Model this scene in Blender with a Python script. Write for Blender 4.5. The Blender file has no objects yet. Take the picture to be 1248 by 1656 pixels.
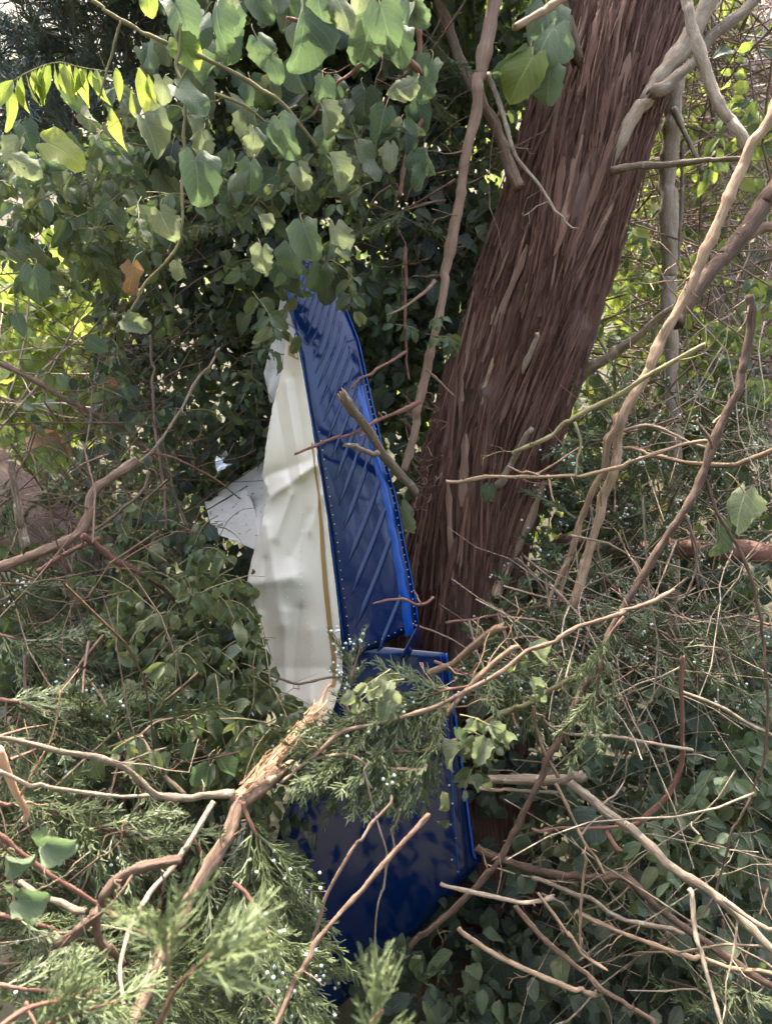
import bpy, math, random
import numpy as np
from mathutils import Matrix, Vector, Quaternion

# ------------------------------------------------------------------ camera, sky, sun, exposure
SC = bpy.context.scene
COL = SC.collection
F = 1205.0                      # focal length in photo pixels (photo 1248 x 1656)
CAMZ, PITCH = 1.5, math.radians(7.0)
cd = bpy.data.cameras.new('camera'); cam = bpy.data.objects.new('camera', cd); COL.objects.link(cam)
cam.location = (0, 0, CAMZ); cam.rotation_euler = (math.pi/2 - PITCH, 0, 0)
cd.sensor_fit = 'VERTICAL'; cd.sensor_height = 32; cd.sensor_width = 32; cd.lens = F/1656*32
cd.clip_start = .02; cd.clip_end = 300
cd.dof.use_dof = True; cd.dof.focus_distance = 2.1; cd.dof.aperture_fstop = 5.6
SC.camera = cam
SUN_EL, SUN_AZ = math.radians(71), math.radians(-14)     # azimuth from +Y (beyond the wreck), negative = left
sunvec = Vector((math.sin(SUN_AZ)*math.cos(SUN_EL), math.cos(SUN_AZ)*math.cos(SUN_EL), math.sin(SUN_EL)))
W = bpy.data.worlds.new('World'); SC.world = W; W.use_nodes = True
nt = W.node_tree; sk = nt.nodes.new('ShaderNodeTexSky'); sk.sky_type = 'NISHITA'; sk.sun_disc = False
sk.sun_elevation = SUN_EL; sk.sun_rotation = SUN_AZ; sk.dust_density = 6.0; sk.air_density = .6; sk.ozone_density = .3
bg = nt.nodes['Background']; bg.inputs['Strength'].default_value = .15
nt.links.new(sk.outputs[0], bg.inputs[0])
sd = bpy.data.lights.new('sun', 'SUN'); sun = bpy.data.objects.new('sun', sd); COL.objects.link(sun)
sd.energy = 2.2; sd.angle = math.radians(.53); sd.color = (1, .93, .80)
sun.rotation_euler = sunvec.to_track_quat('Z', 'Y').to_euler(); sun.location = (-2, 6, 9)
SC.view_settings.view_transform = 'Standard'; SC.view_settings.look = 'None'; SC.view_settings.gamma = 1
SC.view_settings.exposure = 3.12
SC.render.engine = 'CYCLES'
SC.cycles.max_bounces = 5; SC.cycles.transmission_bounces = 3; SC.cycles.diffuse_bounces = 3; SC.cycles.adaptive_threshold = .04; SC.cycles.glossy_bounces = 2
SC.cycles.use_denoising = True; SC.cycles.sample_clamp_indirect = 6; SC.cycles.caustics_reflective = False; SC.cycles.caustics_refractive = False

RNG = np.random.default_rng(7)
U = lambda a, b: float(RNG.uniform(a, b))
cp, sp = math.cos(PITCH), math.sin(PITCH)
def at(px, py, Y):
    """world point on the vertical plane y = Y seen at photo pixel (px, py)"""
    a, b = (px-624)/F, (828-py)/F
    dx, dy, dz = a, cp + b*sp, b*cp - sp
    k = Y/dy
    return np.array((dx*k, Y, CAMZ + dz*k))
def mpp(Y): return Y/F           # metres per photo pixel at depth Y (about)

# ------------------------------------------------------------------ numpy noise
_T = np.random.default_rng(3).random(65536)
def _h(i, j, k=0): return _T[(i*73856093 ^ j*19349663 ^ k*83492791) & 65535]
def vnoise(x, y, seed=0, wrapx=None):
    x = np.asarray(x, float); y = np.asarray(y, float)
    i = np.floor(x).astype(np.int64); j = np.floor(y).astype(np.int64)
    f = x-i; g = y-j; f = f*f*(3-2*f); g = g*g*(3-2*g)
    i1 = i+1
    if wrapx: i = i % wrapx; i1 = i1 % wrapx
    a = _h(i, j, seed); b = _h(i1, j, seed); c = _h(i, j+1, seed); d = _h(i1, j+1, seed)
    return (a*(1-f)+b*f)*(1-g) + (c*(1-f)+d*f)*g
def fbm(x, y, seed=0, o=4):
    s = 0; a = .5
    for k in range(o): s = s + a*vnoise(x*2**k, y*2**k, seed+k*7); a *= .5
    return s

# ------------------------------------------------------------------ materials
def newmat(name):
    m = bpy.data.materials.new(name); m.use_nodes = True
    n = m.node_tree.nodes; n.clear()
    out = n.new('ShaderNodeOutputMaterial')
    return m, m.node_tree, out
class G:
    """tiny node graph helper"""
    def __init__(s, nt): s.nt = nt
    def n(s, t, ins=None, **kw):
        nd = s.nt.nodes.new('ShaderNode'+t)
        for k, v in kw.items(): setattr(nd, k, v)
        for k, v in (ins or {}).items():
            if hasattr(v, 'is_output'): s.nt.links.new(v, nd.inputs[k])
            else: nd.inputs[k].default_value = v
        return nd
    def math(s, op, a, b=0.0, clamp=False):
        return s.n('Math', {0: a, 1: b}, operation=op, use_clamp=clamp).outputs[0]
    def ramp(s, fac, stops, interp='LINEAR'):
        nd = s.n('ValToRGB', {0: fac}); cr = nd.color_ramp; cr.interpolation = interp
        while len(cr.elements) < len(stops): cr.elements.new(.5)
        for e, (p, c) in zip(cr.elements, stops): e.position = p; e.color = (*c, 1)
        return nd.outputs[0]
    def mix(s, f, a, b):
        nd = s.n('Mix', data_type='RGBA')
        for k, v in ((0, f), (6, a), (7, b)):
            if hasattr(v, 'is_output'): s.nt.links.new(v, nd.inputs[k])
            else: nd.inputs[k].default_value = v if k == 0 else (*v, 1)
        return nd.outputs[2]
    def noise(s, vec, scale, detail=3, rough=.5, dist=0):
        nd = s.n('TexNoise', {'Scale': scale, 'Detail': detail, 'Roughness': rough, 'Distortion': dist})
        if vec is not None: s.nt.links.new(vec, nd.inputs['Vector'])
        return nd.outputs[0]
    def mapping(s, vec, scale):
        return s.n('Mapping', {'Vector': vec, 'Scale': scale}).outputs[0]

def leaf_mat(name, stops, transl, tmix=.38, rough=.42, spots=(.12, .085, .03), spotamt=.08):
    m, t, out = newmat(name); g = G(t)
    oi = g.n('ObjectInfo').outputs['Random']; isl = g.n('NewGeometry').outputs['Random Per Island']
    r = g.math('FRACT', g.math('ADD', g.math('MULTIPLY', oi, 7.31), g.math('MULTIPLY', isl, 3.17)))
    uv = g.n('UVMap').outputs[0]; tc = g.n('TexCoord').outputs['Object']
    c = g.ramp(r, stops)
    nz = g.noise(tc, 38, 3)
    c = g.mix(g.math('MULTIPLY', g.math('SUBTRACT', nz, .35, True), .9, True), c, tuple(x*.55 for x in stops[0][1]))
    sx = g.n('SeparateXYZ', {0: uv})
    au = g.math('ABSOLUTE', sx.outputs[0])
    mid = g.math('SUBTRACT', 1.0, g.math('MULTIPLY', au, 16.0), True)
    sv = g.math('SINE', g.math('MULTIPLY', g.math('SUBTRACT', sx.outputs[1], g.math('MULTIPLY', au, .38)), 46.0))
    sv = g.math('MULTIPLY', g.math('SUBTRACT', sv, .86, True), 5.0, True)
    vein = g.math('MAXIMUM', mid, g.math('MULTIPLY', sv, .55))
    c = g.mix(g.math('MULTIPLY', vein, .5), c, tuple(min(1, x*2.0+.03) for x in stops[-1][1]))
    if spots:
        sn = g.noise(tc, 60, 4, .6)
        sp_ = g.math('MULTIPLY', g.math('SUBTRACT', sn, .64 - .25*spotamt, True), 9.0, True)
        c = g.mix(sp_, c, spots)
    bmp = g.n('Bump', {'Strength': .6, 'Distance': .003, 'Height': g.math('SUBTRACT', g.math('MULTIPLY', nz, .5), vein)}).outputs[0]
    p = g.n('BsdfPrincipled', {'Base Color': c, 'Roughness': g.math('ADD', rough+.05, g.math('MULTIPLY', nz, .25)), 'Normal': bmp, 'Specular IOR Level': .35})
    tr = g.n('BsdfTranslucent', {'Color': g.mix(.55, c, transl)})
    t.links.new(g.n('MixShader', {0: tmix, 1: p.outputs[0], 2: tr.outputs[0]}).outputs[0], out.inputs[0])
    return m

def bark_mat(name, dark, mid, light, su=60, sv=6, bump=.6, lichen=None, rough=.85, weather=None):
    m, t, out = newmat(name); g = G(t)
    uv = g.n('UVMap').outputs[0]
    oi = g.n('ObjectInfo').outputs['Random']
    off = g.n('CombineXYZ', {0: g.math('MULTIPLY', oi, 40.0), 1: g.math('MULTIPLY', oi, 17.0)}).outputs[0]
    v = g.n('VectorMath', {0: g.mapping(uv, (su, sv, 1)), 1: off}, operation='ADD').outputs[0]
    a = g.noise(v, 1.0, 5, .65, .6); b = g.noise(v, 3.3, 3, .6); c2 = g.noise(g.mapping(uv, (9, 5, 1)), 1.0, 2)
    f = g.math('ADD', g.math('MULTIPLY', a, .62), g.math('MULTIPLY', b, .38))
    c = g.ramp(f, [(.30, dark), (.50, mid), (.68, light)])
    c = g.mix(g.math('MULTIPLY', g.math('SUBTRACT', c2, .42, True), 1.6, True), c, tuple(.55*x for x in mid))
    isl = g.n('NewGeometry').outputs['Random Per Island']
    c = g.mix(g.math('MULTIPLY', g.math('FRACT', g.math('ADD', oi, isl)), .38), c, light)
    c = g.mix(g.math('MULTIPLY', g.math('SUBTRACT', g.math('FRACT', g.math('MULTIPLY', g.math('ADD', oi, isl), 5.7)), .45, True), .9), c, dark)
    if weather:
        wn = g.noise(g.mapping(uv, (5, 2.2, 1)), 1.0, 4, .65)
        c = g.mix(g.math('MULTIPLY', g.math('MULTIPLY', g.math('SUBTRACT', wn, .50, True), 4.0, True), g.math('MULTIPLY', f, .9)), c, weather)
    if lichen:
        ln = g.noise(g.mapping(uv, (45, 30, 1)), 1.0, 4, .6)
        c = g.mix(g.math('MULTIPLY', g.math('SUBTRACT', ln, .58, True), 9.0, True), c, lichen)
    bmp = g.n('Bump', {'Strength': bump, 'Distance': .004, 'Height': f}).outputs[0]
    p = g.n('BsdfPrincipled', {'Base Color': c, 'Roughness': rough, 'Normal': bmp, 'Specular IOR Level': .25})
    t.links.new(p.outputs[0], out.inputs[0])
    return m

def paint_mat(name, col, rough=.12, coat=.6, dirt=.25, dirtcol=(.10, .085, .06), metallic=0, bscale=9, bstr=.05):
    m, t, out = newmat(name); g = G(t)
    tc = g.n('TexCoord').outputs['Object']
    n1 = g.noise(tc, 7, 5, .6); n2 = g.noise(tc, 60, 3, .7); n3 = g.noise(tc, 260, 2, .5)
    d = g.math('MULTIPLY', g.math('SUBTRACT', g.math('ADD', g.math('MULTIPLY', n1, .7), g.math('MULTIPLY', n2, .4)), .55, True), 2.0*dirt, True)
    sp_ = g.math('MULTIPLY', g.math('SUBTRACT', n3, .70, True), 14.0*dirt, True)
    c = g.mix(g.math('MAXIMUM', d, sp_), col, dirtcol)
    ro = g.math('ADD', rough, g.math('MULTIPLY', g.math('ADD', d, sp_), .5), True)
    nb = g.noise(tc, bscale, 2, .4)
    bmp = g.n('Bump', {'Strength': bstr, 'Distance': .02, 'Height': nb}).outputs[0]
    p = g.n('BsdfPrincipled', {'Base Color': c, 'Roughness': ro, 'Normal': bmp, 'Metallic': metallic, 'Specular IOR Level': .38, 'Coat Weight': coat, 'Coat Roughness': .13})
    t.links.new(p.outputs[0], out.inputs[0])
    return m
def plain_mat(name, c1, c2, scale=40, rough=.6, tmix=0, spec=.3):
    m, t, out = newmat(name); g = G(t)
    tc = g.n('TexCoord').outputs['Object']; oi = g.n('ObjectInfo').outputs['Random']; isl = g.n('NewGeometry').outputs['Random Per Island']
    r = g.math('FRACT', g.math('ADD', oi, isl))
    f = g.math('ADD', g.math('MULTIPLY', g.noise(tc, scale, 3), .6), g.math('MULTIPLY', r, .45))
    c = g.mix(f, c1, c2)
    p = g.n('BsdfPrincipled', {'Base Color': c, 'Roughness': rough, 'Specular IOR Level': spec})
    sh = p.outputs[0]
    if tmix:
        tr = g.n('BsdfTranslucent', {'Color': c}); sh = g.n('MixShader', {0: tmix, 1: sh, 2: tr.outputs[0]}).outputs[0]
    t.links.new(sh, out.inputs[0])
    return m

M = {}
M['honey'] = leaf_mat('honeysuckle_leaf', [(0, (.038, .064, .034)), (.6, (.080, .112, .060)), (.9, (.12, .15, .08)), (1, (.17, .18, .09))], (.22, .32, .065), .30)
M['wilt'] = leaf_mat('wilted_leaf', [(0, (.044, .064, .026)), (.5, (.095, .118, .050)), (1, (.18, .19, .095))], (.22, .28, .07), .26, .5)
M['dim'] = leaf_mat('shade_toned_leaf', [(0, (.020, .031, .022)), (.6, (.046, .066, .040)), (1, (.105, .118, .074))], (.12, .18, .04), .22, .5)  # shade put into the colour: darker leaf copy for the deep interior
M['grape'] = leaf_mat('grape_leaf', [(0, (.052, .082, .042)), (.6, (.085, .118, .062)), (1, (.13, .165, .090))], (.17, .27, .10), .33, .45, (.16, .12, .04), .2)
M['pale'] = leaf_mat('pale_dry_leaf', [(0, (.115, .155, .085)), (.6, (.165, .20, .115)), (1, (.23, .25, .15))], (.28, .34, .15), .36, .6, (.18, .10, .04), .45)
M['tan'] = leaf_mat('tan_dead_leaf', [(0, (.16, .10, .05)), (1, (.30, .20, .09))], (.4, .22, .08), .3, .6, (.08, .04, .02), .5)
M['lime'] = leaf_mat('sun_toned_leaf', [(0, (.08, .14, .035)), (.5, (.13, .20, .05)), (1, (.24, .26, .07))], (.46, .54, .09), .5, .45)  # sunlight put into the colour: lighter, yellower copy for lit leaves
M['needle'] = plain_mat('juniper_needle', (.050, .074, .030), (.155, .176, .080), 30, .5, .2)
M['needle_blue'] = plain_mat('juniper_needle_bluish', (.06, .085, .075), (.17, .20, .165), 30, .55, .12)  # blue-grey needles, colour lightened further to carry the hazy light up there
M['needle_near'] = plain_mat('juniper_needle_fresh', (.075, .11, .04), (.21, .245, .11), 30, .45, .25)
M['berry'] = plain_mat('juniper_berry', (.26, .34, .29), (.52, .58, .53), 200, .5)
M['seed'] = plain_mat('seed_head', (.14, .13, .07), (.28, .25, .13), 200, .8)
M['cedar'] = bark_mat('cedar_bark', (.012, .005, .003), (.088, .041, .026), (.23, .128, .084), 110, 4.5, 1., None, .85, (.17, .135, .12))
M['strip'] = bark_mat('bark_strip', (.045, .022, .014), (.145, .080, .052), (.31, .20, .135), 120, 6, .7)
M['grey'] = bark_mat('grey_dead_bark', (.045, .032, .020), (.175, .130, .086), (.46, .37, .265), 230, 26, .9, (.30, .31, .25))
M['tanwood'] = bark_mat('tan_bare_wood', (.050, .030, .017), (.20, .130, .075), (.46, .335, .215), 240, 9, 1.)
M['brown'] = bark_mat('brown_bark', (.026, .015, .010), (.115, .070, .045), (.32, .225, .155), 240, 20, 1.)
M['red'] = bark_mat('red_twig_bark', (.045, .018, .012), (.15, .070, .046), (.27, .155, .11), 230, 26, .8)
M['raw'] = bark_mat('raw_split_wood', (.22, .10, .05), (.46, .26, .145), (.64, .46, .30), 260, 8, .9, None, .7)
M['pinkbark'] = bark_mat('old_log_bark', (.030, .018, .013), (.135, .088, .068), (.30, .22, .175), 140, 6, 1.)
M['limbwood'] = bark_mat('peeling_limb_bark', (.040, .021, .014), (.155, .092, .060), (.36, .25, .17), 170, 7, 1.)
M['pinktwig'] = bark_mat('sun_toned_twig', (.12, .085, .07), (.30, .225, .185), (.44, .36, .30), 150, 20, .4)  # bark colour paled so the background twigs look sunlit
M['olive'] = bark_mat('olive_vine_bark', (.06, .055, .022), (.17, .145, .065), (.30, .26, .14), 230, 26, .5)
M['blue'] = paint_mat('blue_paint', (.0008, .0115, .058), .08, .35, .10, (.045, .05, .055))
M['blue_edge'] = paint_mat('edge_lit_blue_paint', (.002, .055, .27), .16, .5, .06)  # same blue lightened, painting in the sky light along folds and edges
M['white'] = paint_mat('cream_paint', (.60, .54, .405), .38, .15, .30, (.30, .27, .20))
M['dirty'] = paint_mat('dirty_white_paint', (.54, .51, .43), .4, .1, .75, (.10, .085, .06))
M['gold'] = paint_mat('gold_stripe_paint', (.27, .155, .05), .3, .4, .25)
M['metal'] = paint_mat('bare_aluminium', (.62, .63, .64), .3, 0, .1, metallic=.9)
M['litter'] = plain_mat('leaf_litter', (.018, .020, .010), (.062, .056, .030), 30, .9)

# ------------------------------------------------------------------ mesh building
class MB:
    def __init__(s): s.v = []; s.q = []; s.t = []; s.uv = []; s.n = 0
    def add(s, v, quads=None, tris=None, uv=None):
        v = np.asarray(v, float).reshape(-1, 3)
        if quads is not None and len(quads): s.q.append(np.asarray(quads, np.int64)+s.n)
        if tris is not None and len(tris): s.t.append(np.asarray(tris, np.int64)+s.n)
        s.v.append(v); s.uv.append(np.zeros((len(v), 2)) if uv is None else np.asarray(uv, float)); s.n += len(v)
    def arrays(s):
        V = np.concatenate(s.v); UV = np.concatenate(s.uv)
        Q = np.concatenate(s.q) if s.q else np.zeros((0, 4), np.int64)
        T = np.concatenate(s.t) if s.t else np.zeros((0, 3), np.int64)
        return V, Q, T, UV
    def mesh(s, name, mat, smooth=True, center=True):
        V, Q, T, UV = s.arrays()
        o = np.zeros(3)
        if center is True: o = V.mean(0)
        elif center is not False: o = np.asarray(center, float)
        V = V-o
        me = bpy.data.meshes.new(name)
        nl = len(Q)*4+len(T)*3; nf = len(Q)+len(T)
        me.vertices.add(len(V)); me.vertices.foreach_set('co', V.ravel())
        me.loops.add(nl); me.polygons.add(nf)
        li = np.concatenate([Q.ravel(), T.ravel()])
        me.loops.foreach_set('vertex_index', li)
        me.polygons.foreach_set('loop_start', np.concatenate([np.arange(len(Q))*4, len(Q)*4+np.arange(len(T))*3]))
        me.polygons.foreach_set('loop_total', np.concatenate([np.full(len(Q), 4), np.full(len(T), 3)]))
        ul = me.uv_layers.new(name='UVMap'); ul.data.foreach_set('uv', UV[li].ravel())
        me.polygons.foreach_set('use_smooth', np.full(nf, smooth))
        me.update(calc_edges=True); me.materials.append(mat)
        return me, o
    def obj(s, name, mat, parent=None, smooth=True, center=True):
        me, o = s.mesh(name, mat, smooth, center)
        return link(name, me, o, parent)
def link(name, me, loc, parent=None, mw=None):
    ob = bpy.data.objects.new(name, me); COL.objects.link(ob)
    if mw is not None: ob.matrix_basis = mw
    else: ob.location = loc
    if parent is not None: setparent(ob, parent)
    return ob
ROOTLOC = {}
def wloc(o):
    return ROOTLOC[o.name]
def setparent(ob, parent):
    """children keep world coordinates; parents are never rotated"""
    ob.parent = parent; ob.matrix_parent_inverse = parent.matrix_basis.inverted()
    ROOTLOC[ob.name] = tuple(ob.location)
def top(ob, label, cat, group=None, kind=None):
    ob['label'] = label; ob['category'] = cat
    if group: ob['group'] = group
    if kind: ob['kind'] = kind
    ROOTLOC.setdefault(ob.name, tuple(ob.location)); return ob
def empty(name, loc, label, cat, group=None):
    o = bpy.data.objects.new(name, None); COL.objects.link(o); o.location = loc; o.empty_display_size = .05
    ROOTLOC[o.name] = tuple(loc); return top(o, label, cat, group)

def nrm(v):
    v = np.asarray(v, float); return v/(np.linalg.norm(v, axis=-1, keepdims=True)+1e-12)
def spline(P, n):
    P = np.asarray(P, float)
    if len(P) == 2: P = np.array([P[0], P[0]*.5+P[1]*.5, P[1]])
    d = np.r_[0, np.cumsum(np.linalg.norm(np.diff(P, axis=0), axis=1)+1e-9)]
    Q = np.vstack([2*P[0]-P[1], P, 2*P[-1]-P[-2]])
    u = np.linspace(0, d[-1], n); k = np.clip(np.searchsorted(d, u, 'right')-1, 0, len(P)-2)
    t = ((u-d[k])/(d[k+1]-d[k]))[:, None]
    p0, p1, p2, p3 = Q[k], Q[k+1], Q[k+2], Q[k+3]
    return .5*((2*p1)+(-p0+p2)*t+(2*p0-5*p1+4*p2-p3)*t*t+(-p0+3*p1-3*p2+p3)*t**3)
def frames(C):
    T = nrm(np.gradient(C, axis=0)); N = np.zeros_like(C)
    ref = np.array((0, 1., 0)) if abs(T[0][1]) < .8 else np.array((0, 0, 1.))
    n = nrm(ref-T[0]*np.dot(ref, T[0]))
    for i in range(len(C)):
        n = nrm(n-T[i]*np.dot(n, T[i])); N[i] = n
    return T, N, np.cross(T, N)
def tube(mb, C, R, ns=8, rough=.12, seed=0, jag=0., cap=True, flat=None):
    """tube along the points C with radii R; uneven bark outline; jag = splintered far end (in radii)"""
    C = np.asarray(C, float); n = len(C); R = np.broadcast_to(np.asarray(R, float), (n,)).copy()
    T, N, B = frames(C)
    s = np.r_[0, np.cumsum(np.linalg.norm(np.diff(C, axis=0), axis=1))]
    th = np.arange(ns)/ns*2*np.pi
    rr = R[:, None]*(1+rough*2*(vnoise(np.tile(th/(2*np.pi)*ns*.8, (n, 1)), np.tile((s/(R.mean()*3.5))[:, None], (1, ns)), seed)-.5)
                     + rough*1.0*(vnoise(np.tile(th/(2*np.pi)*ns*.9, (n, 1)), np.tile((s/(R.mean()*1.1))[:, None], (1, ns)), seed+9)-.5)
                     + rough*1.2*(vnoise(s/(R.mean()*7), s*0+seed*.37, seed+5)-.5)[:, None])
    V = C[:, None]+rr[..., None]*(np.cos(th)[None, :, None]*N[:, None]+np.sin(th)[None, :, None]*B[:, None])
    if jag:
        for e, sg in (((-1), 1),):
            k = RNG.uniform(-.3, 1., ns)*jag*R[e]
            V[e] += T[e]*sg*k[:, None]
            V[e] = C[e]+T[e]*(np.einsum('ij,j->i', V[e]-C[e], T[e]))[:, None]+(V[e]-C[e]-T[e]*(np.einsum('ij,j->i', V[e]-C[e], T[e]))[:, None])*RNG.uniform(.6, 1.05, ns)[:, None]
    circ = 2*np.pi*R.mean()
    uv = np.stack([np.tile(th/(2*np.pi)*circ, (n, 1)), np.tile(s[:, None], (1, ns))], -1).reshape(-1, 2)
    i = np.arange(n-1)[:, None]*ns; j = np.arange(ns)[None]; j1 = (j+1) % ns
    q = np.stack([i+j, i+j1, i+ns+j1, i+ns+j], -1).reshape(-1, 4)
    V = V.reshape(-1, 3); t = []
    if cap:
        V = np.vstack([V, C[0], C[-1]-T[-1]*R[-1]*.3*(jag > 0)]); uv = np.vstack([uv, uv[0], uv[-1]])
        a, b = n*ns, n*ns+1
        t = [(a, (k+1) % ns, k) for k in range(ns)]+[(b, (n-1)*ns+k, (n-1)*ns+(k+1) % ns) for k in range(ns)]
    mb.add(V, q, t, uv)

# leaf meshes -------------------------------------------------------------------------
def leaf_arrays(width, nv=7, nu=2, droop=.5, fold=.35, wave=.05, seed=0, shape='ovate', curl=0., bite=0., thick=None):
    """a leaf of length 1, base at the origin, tip along +Y, top side +Z. (2nu+1) x (nv+1) points"""
    r = np.random.default_rng(seed)
    v = np.linspace(0, 1, nv+1)
    if shape == 'ovate': w = np.sin(np.pi*np.clip(v, 0, 1)**.72)**.85
    elif shape == 'lance': w = np.sin(np.pi*v**.85)
    else:   # heart: wide lobed base
        w = np.interp(v, [0, .07, .18, .32, .5, .7, .86, .95, 1], [.62, .90, 1, 1, .93, .74, .48, .26, 0])
        w = w*(1+.028*np.where(np.arange(nv+1) % 2, 1, -1)*(v > .05)*(v < .97))
    w[-1] = .0; w = np.maximum(w, .012)*width
    if shape != 'heart': w[0] = .02
    u = np.linspace(-1, 1, 2*nu+1)
    ph = r.uniform(0, 6.28, 4); curl = curl*r.uniform(0, 1.8); fold = fold*r.uniform(.3, 1.7); width = width*r.uniform(.85, 1.12)
    X = u[None]*w[:, None]*(1+(.03 if shape == 'heart' else .08)*r.uniform(-1, 1, (nv+1, 1)))
    yy = v[:, None]+0*X
    if shape == 'heart': yy = yy-.20*np.sin(np.pi*np.clip(np.abs(u[None]), 0, 1)**.8*.92)*(1-v[:, None])**5
    Z = fold*np.abs(X)*(1+.3*np.sin(3*v[:, None]+ph[0])) - curl*.8*(X/ max(width, .01))**2*width*np.sign(.3+np.sin(ph[3]))
    Z = Z+wave*np.sin(v[:, None]*9+ph[1]+u[None]*1.5)*np.abs(u[None])+wave*.7*np.sin(v[:, None]*5+ph[2])*u[None]
    # droop: bend about x along the length
    ang = droop*r.uniform(.6, 1.3)*v; ds = 1/nv
    cy = np.r_[0, np.cumsum(np.cos(ang[1:])*ds)]; cz = -np.r_[0, np.cumsum(np.sin(ang[1:])*ds)]
    Yb = cy[:, None]+(yy-v[:, None])*np.cos(ang)[:, None]-Z*(-np.sin(ang))[:, None]
    Zb = cz[:, None]-(yy-v[:, None])*np.sin(ang)[:, None]+Z*np.cos(ang)[:, None]
    X = X+.10*r.uniform(-1, 1)*v[:, None]**2
    if bite:
        X[2:-1, -1] *= 1-bite*r.random(nv-2); X[2:-1, 0] *= 1-bite*r.random(nv-2)
    V = np.stack([X, Yb, Zb], -1).reshape(-1, 3)
    uv = np.stack([np.tile(u, (nv+1, 1)), np.tile(v[:, None], (1, 2*nu+1))], -1).reshape(-1, 2)
    m = 2*nu+1; i = np.arange(nv)[:, None]*m; j = np.arange(2*nu)[None]
    q = np.stack([i+j, i+j+1, i+m+j+1, i+m+j], -1).reshape(-1, 4)
    return V, q, uv
LEAF = {}
def leafset(key, mat, n, **kw):
    arr = [leaf_arrays(seed=hash(key) % 97+k*13 if False else sum(map(ord, key))+k*13, **kw) for k in range(n)]
    ms = []
    for a in arr:
        b = MB(); b.add(a[0], a[1], None, a[2]); ms.append(b.mesh('leaf', M[mat], True, False)[0])
    LEAF[key] = (arr, ms, M[mat])
leafset('honey', 'honey', 6, width=.27, droop=.7, fold=.4, wave=.03)
leafset('wilt', 'wilt', 8, width=.27, droop=1.3, fold=.8, wave=.08, curl=.6)
leafset('dim', 'dim', 5, width=.29, nv=4, nu=1, droop=.8, fold=.4, wave=.05)
leafset('limeS', 'lime', 4, width=.3, nv=4, nu=1, droop=.6, fold=.3, wave=.04)
leafset('lance', 'lime', 4, width=.17, droop=.6, fold=.45, wave=.03, shape='lance')
leafset('grape', 'grape', 16, width=.47, nv=11, nu=3, droop=1.0, fold=.38, wave=.07, shape='heart', curl=.6, bite=.15)
leafset('pale', 'pale', 10, width=.45, nv=11, nu=3, droop=1.2, fold=.45, wave=.09, shape='heart', curl=.7, bite=.25)
leafset('tan', 'tan', 3, width=.42, nv=8, nu=2, droop=1.3, fold=.5, wave=.10, shape='heart', curl=.9, bite=.3)
leafset('limeB', 'lime', 5, width=.46, nv=11, nu=3, droop=.8, fold=.35, wave=.06, shape='heart', curl=.2)
leafset('gdim', 'dim', 4, width=.48, nv=8, nu=2, droop=.7, fold=.25, wave=.06, shape='heart', curl=.3)

def lmat(pos, tip, normal, size):
    y = nrm(tip); z = np.asarray(normal, float); z = z-y*np.dot(z, y)
    if np.linalg.norm(z) < 1e-3: z = np.array((.1, -1, .3)); z = z-y*np.dot(z, y)
    z = nrm(z); x = np.cross(y, z)
    m = np.eye(4); m[:3, 0] = x*size; m[:3, 1] = y*size; m[:3, 2] = z*size; m[:3, 3] = pos
    return m
class Foliage:
    """collects leaves of one plant: the nearest become objects of their own, the rest one joined part"""
    def __init__(s): s.L = []
    def add(s, key, pos, tip, normal, size): s.L.append((key, RNG.integers(len(LEAF[key][0])), lmat(pos, tip, normal, size)))
    def emit(s, parent, nparts, rest='foliage', maxY=9):
        L = sorted(s.L, key=lambda l: l[2][1, 3]-l[2][2, 3]*.0-np.linalg.norm(l[2][:3, 0])*3)
        for key, k, m in L[:nparts]:
            link('leaf', LEAF[key][1][k], None, parent, Matrix(m.tolist()))
        joined(L[nparts:], parent, rest)
def joined(L, parent, rest):
    by = {}
    for key, k, m in L: by.setdefault(key, []).append((k, m))
    for key, lst in by.items():
        mb = MB()
        for k, m in lst:
            V, q, uv = LEAF[key][0][k]
            mb.add(V@m[:3, :3].T+m[:3, 3], q, None, uv)
        o = mb.obj(rest, LEAF[key][2], parent); o['kind'] = 'stuff'

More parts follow.
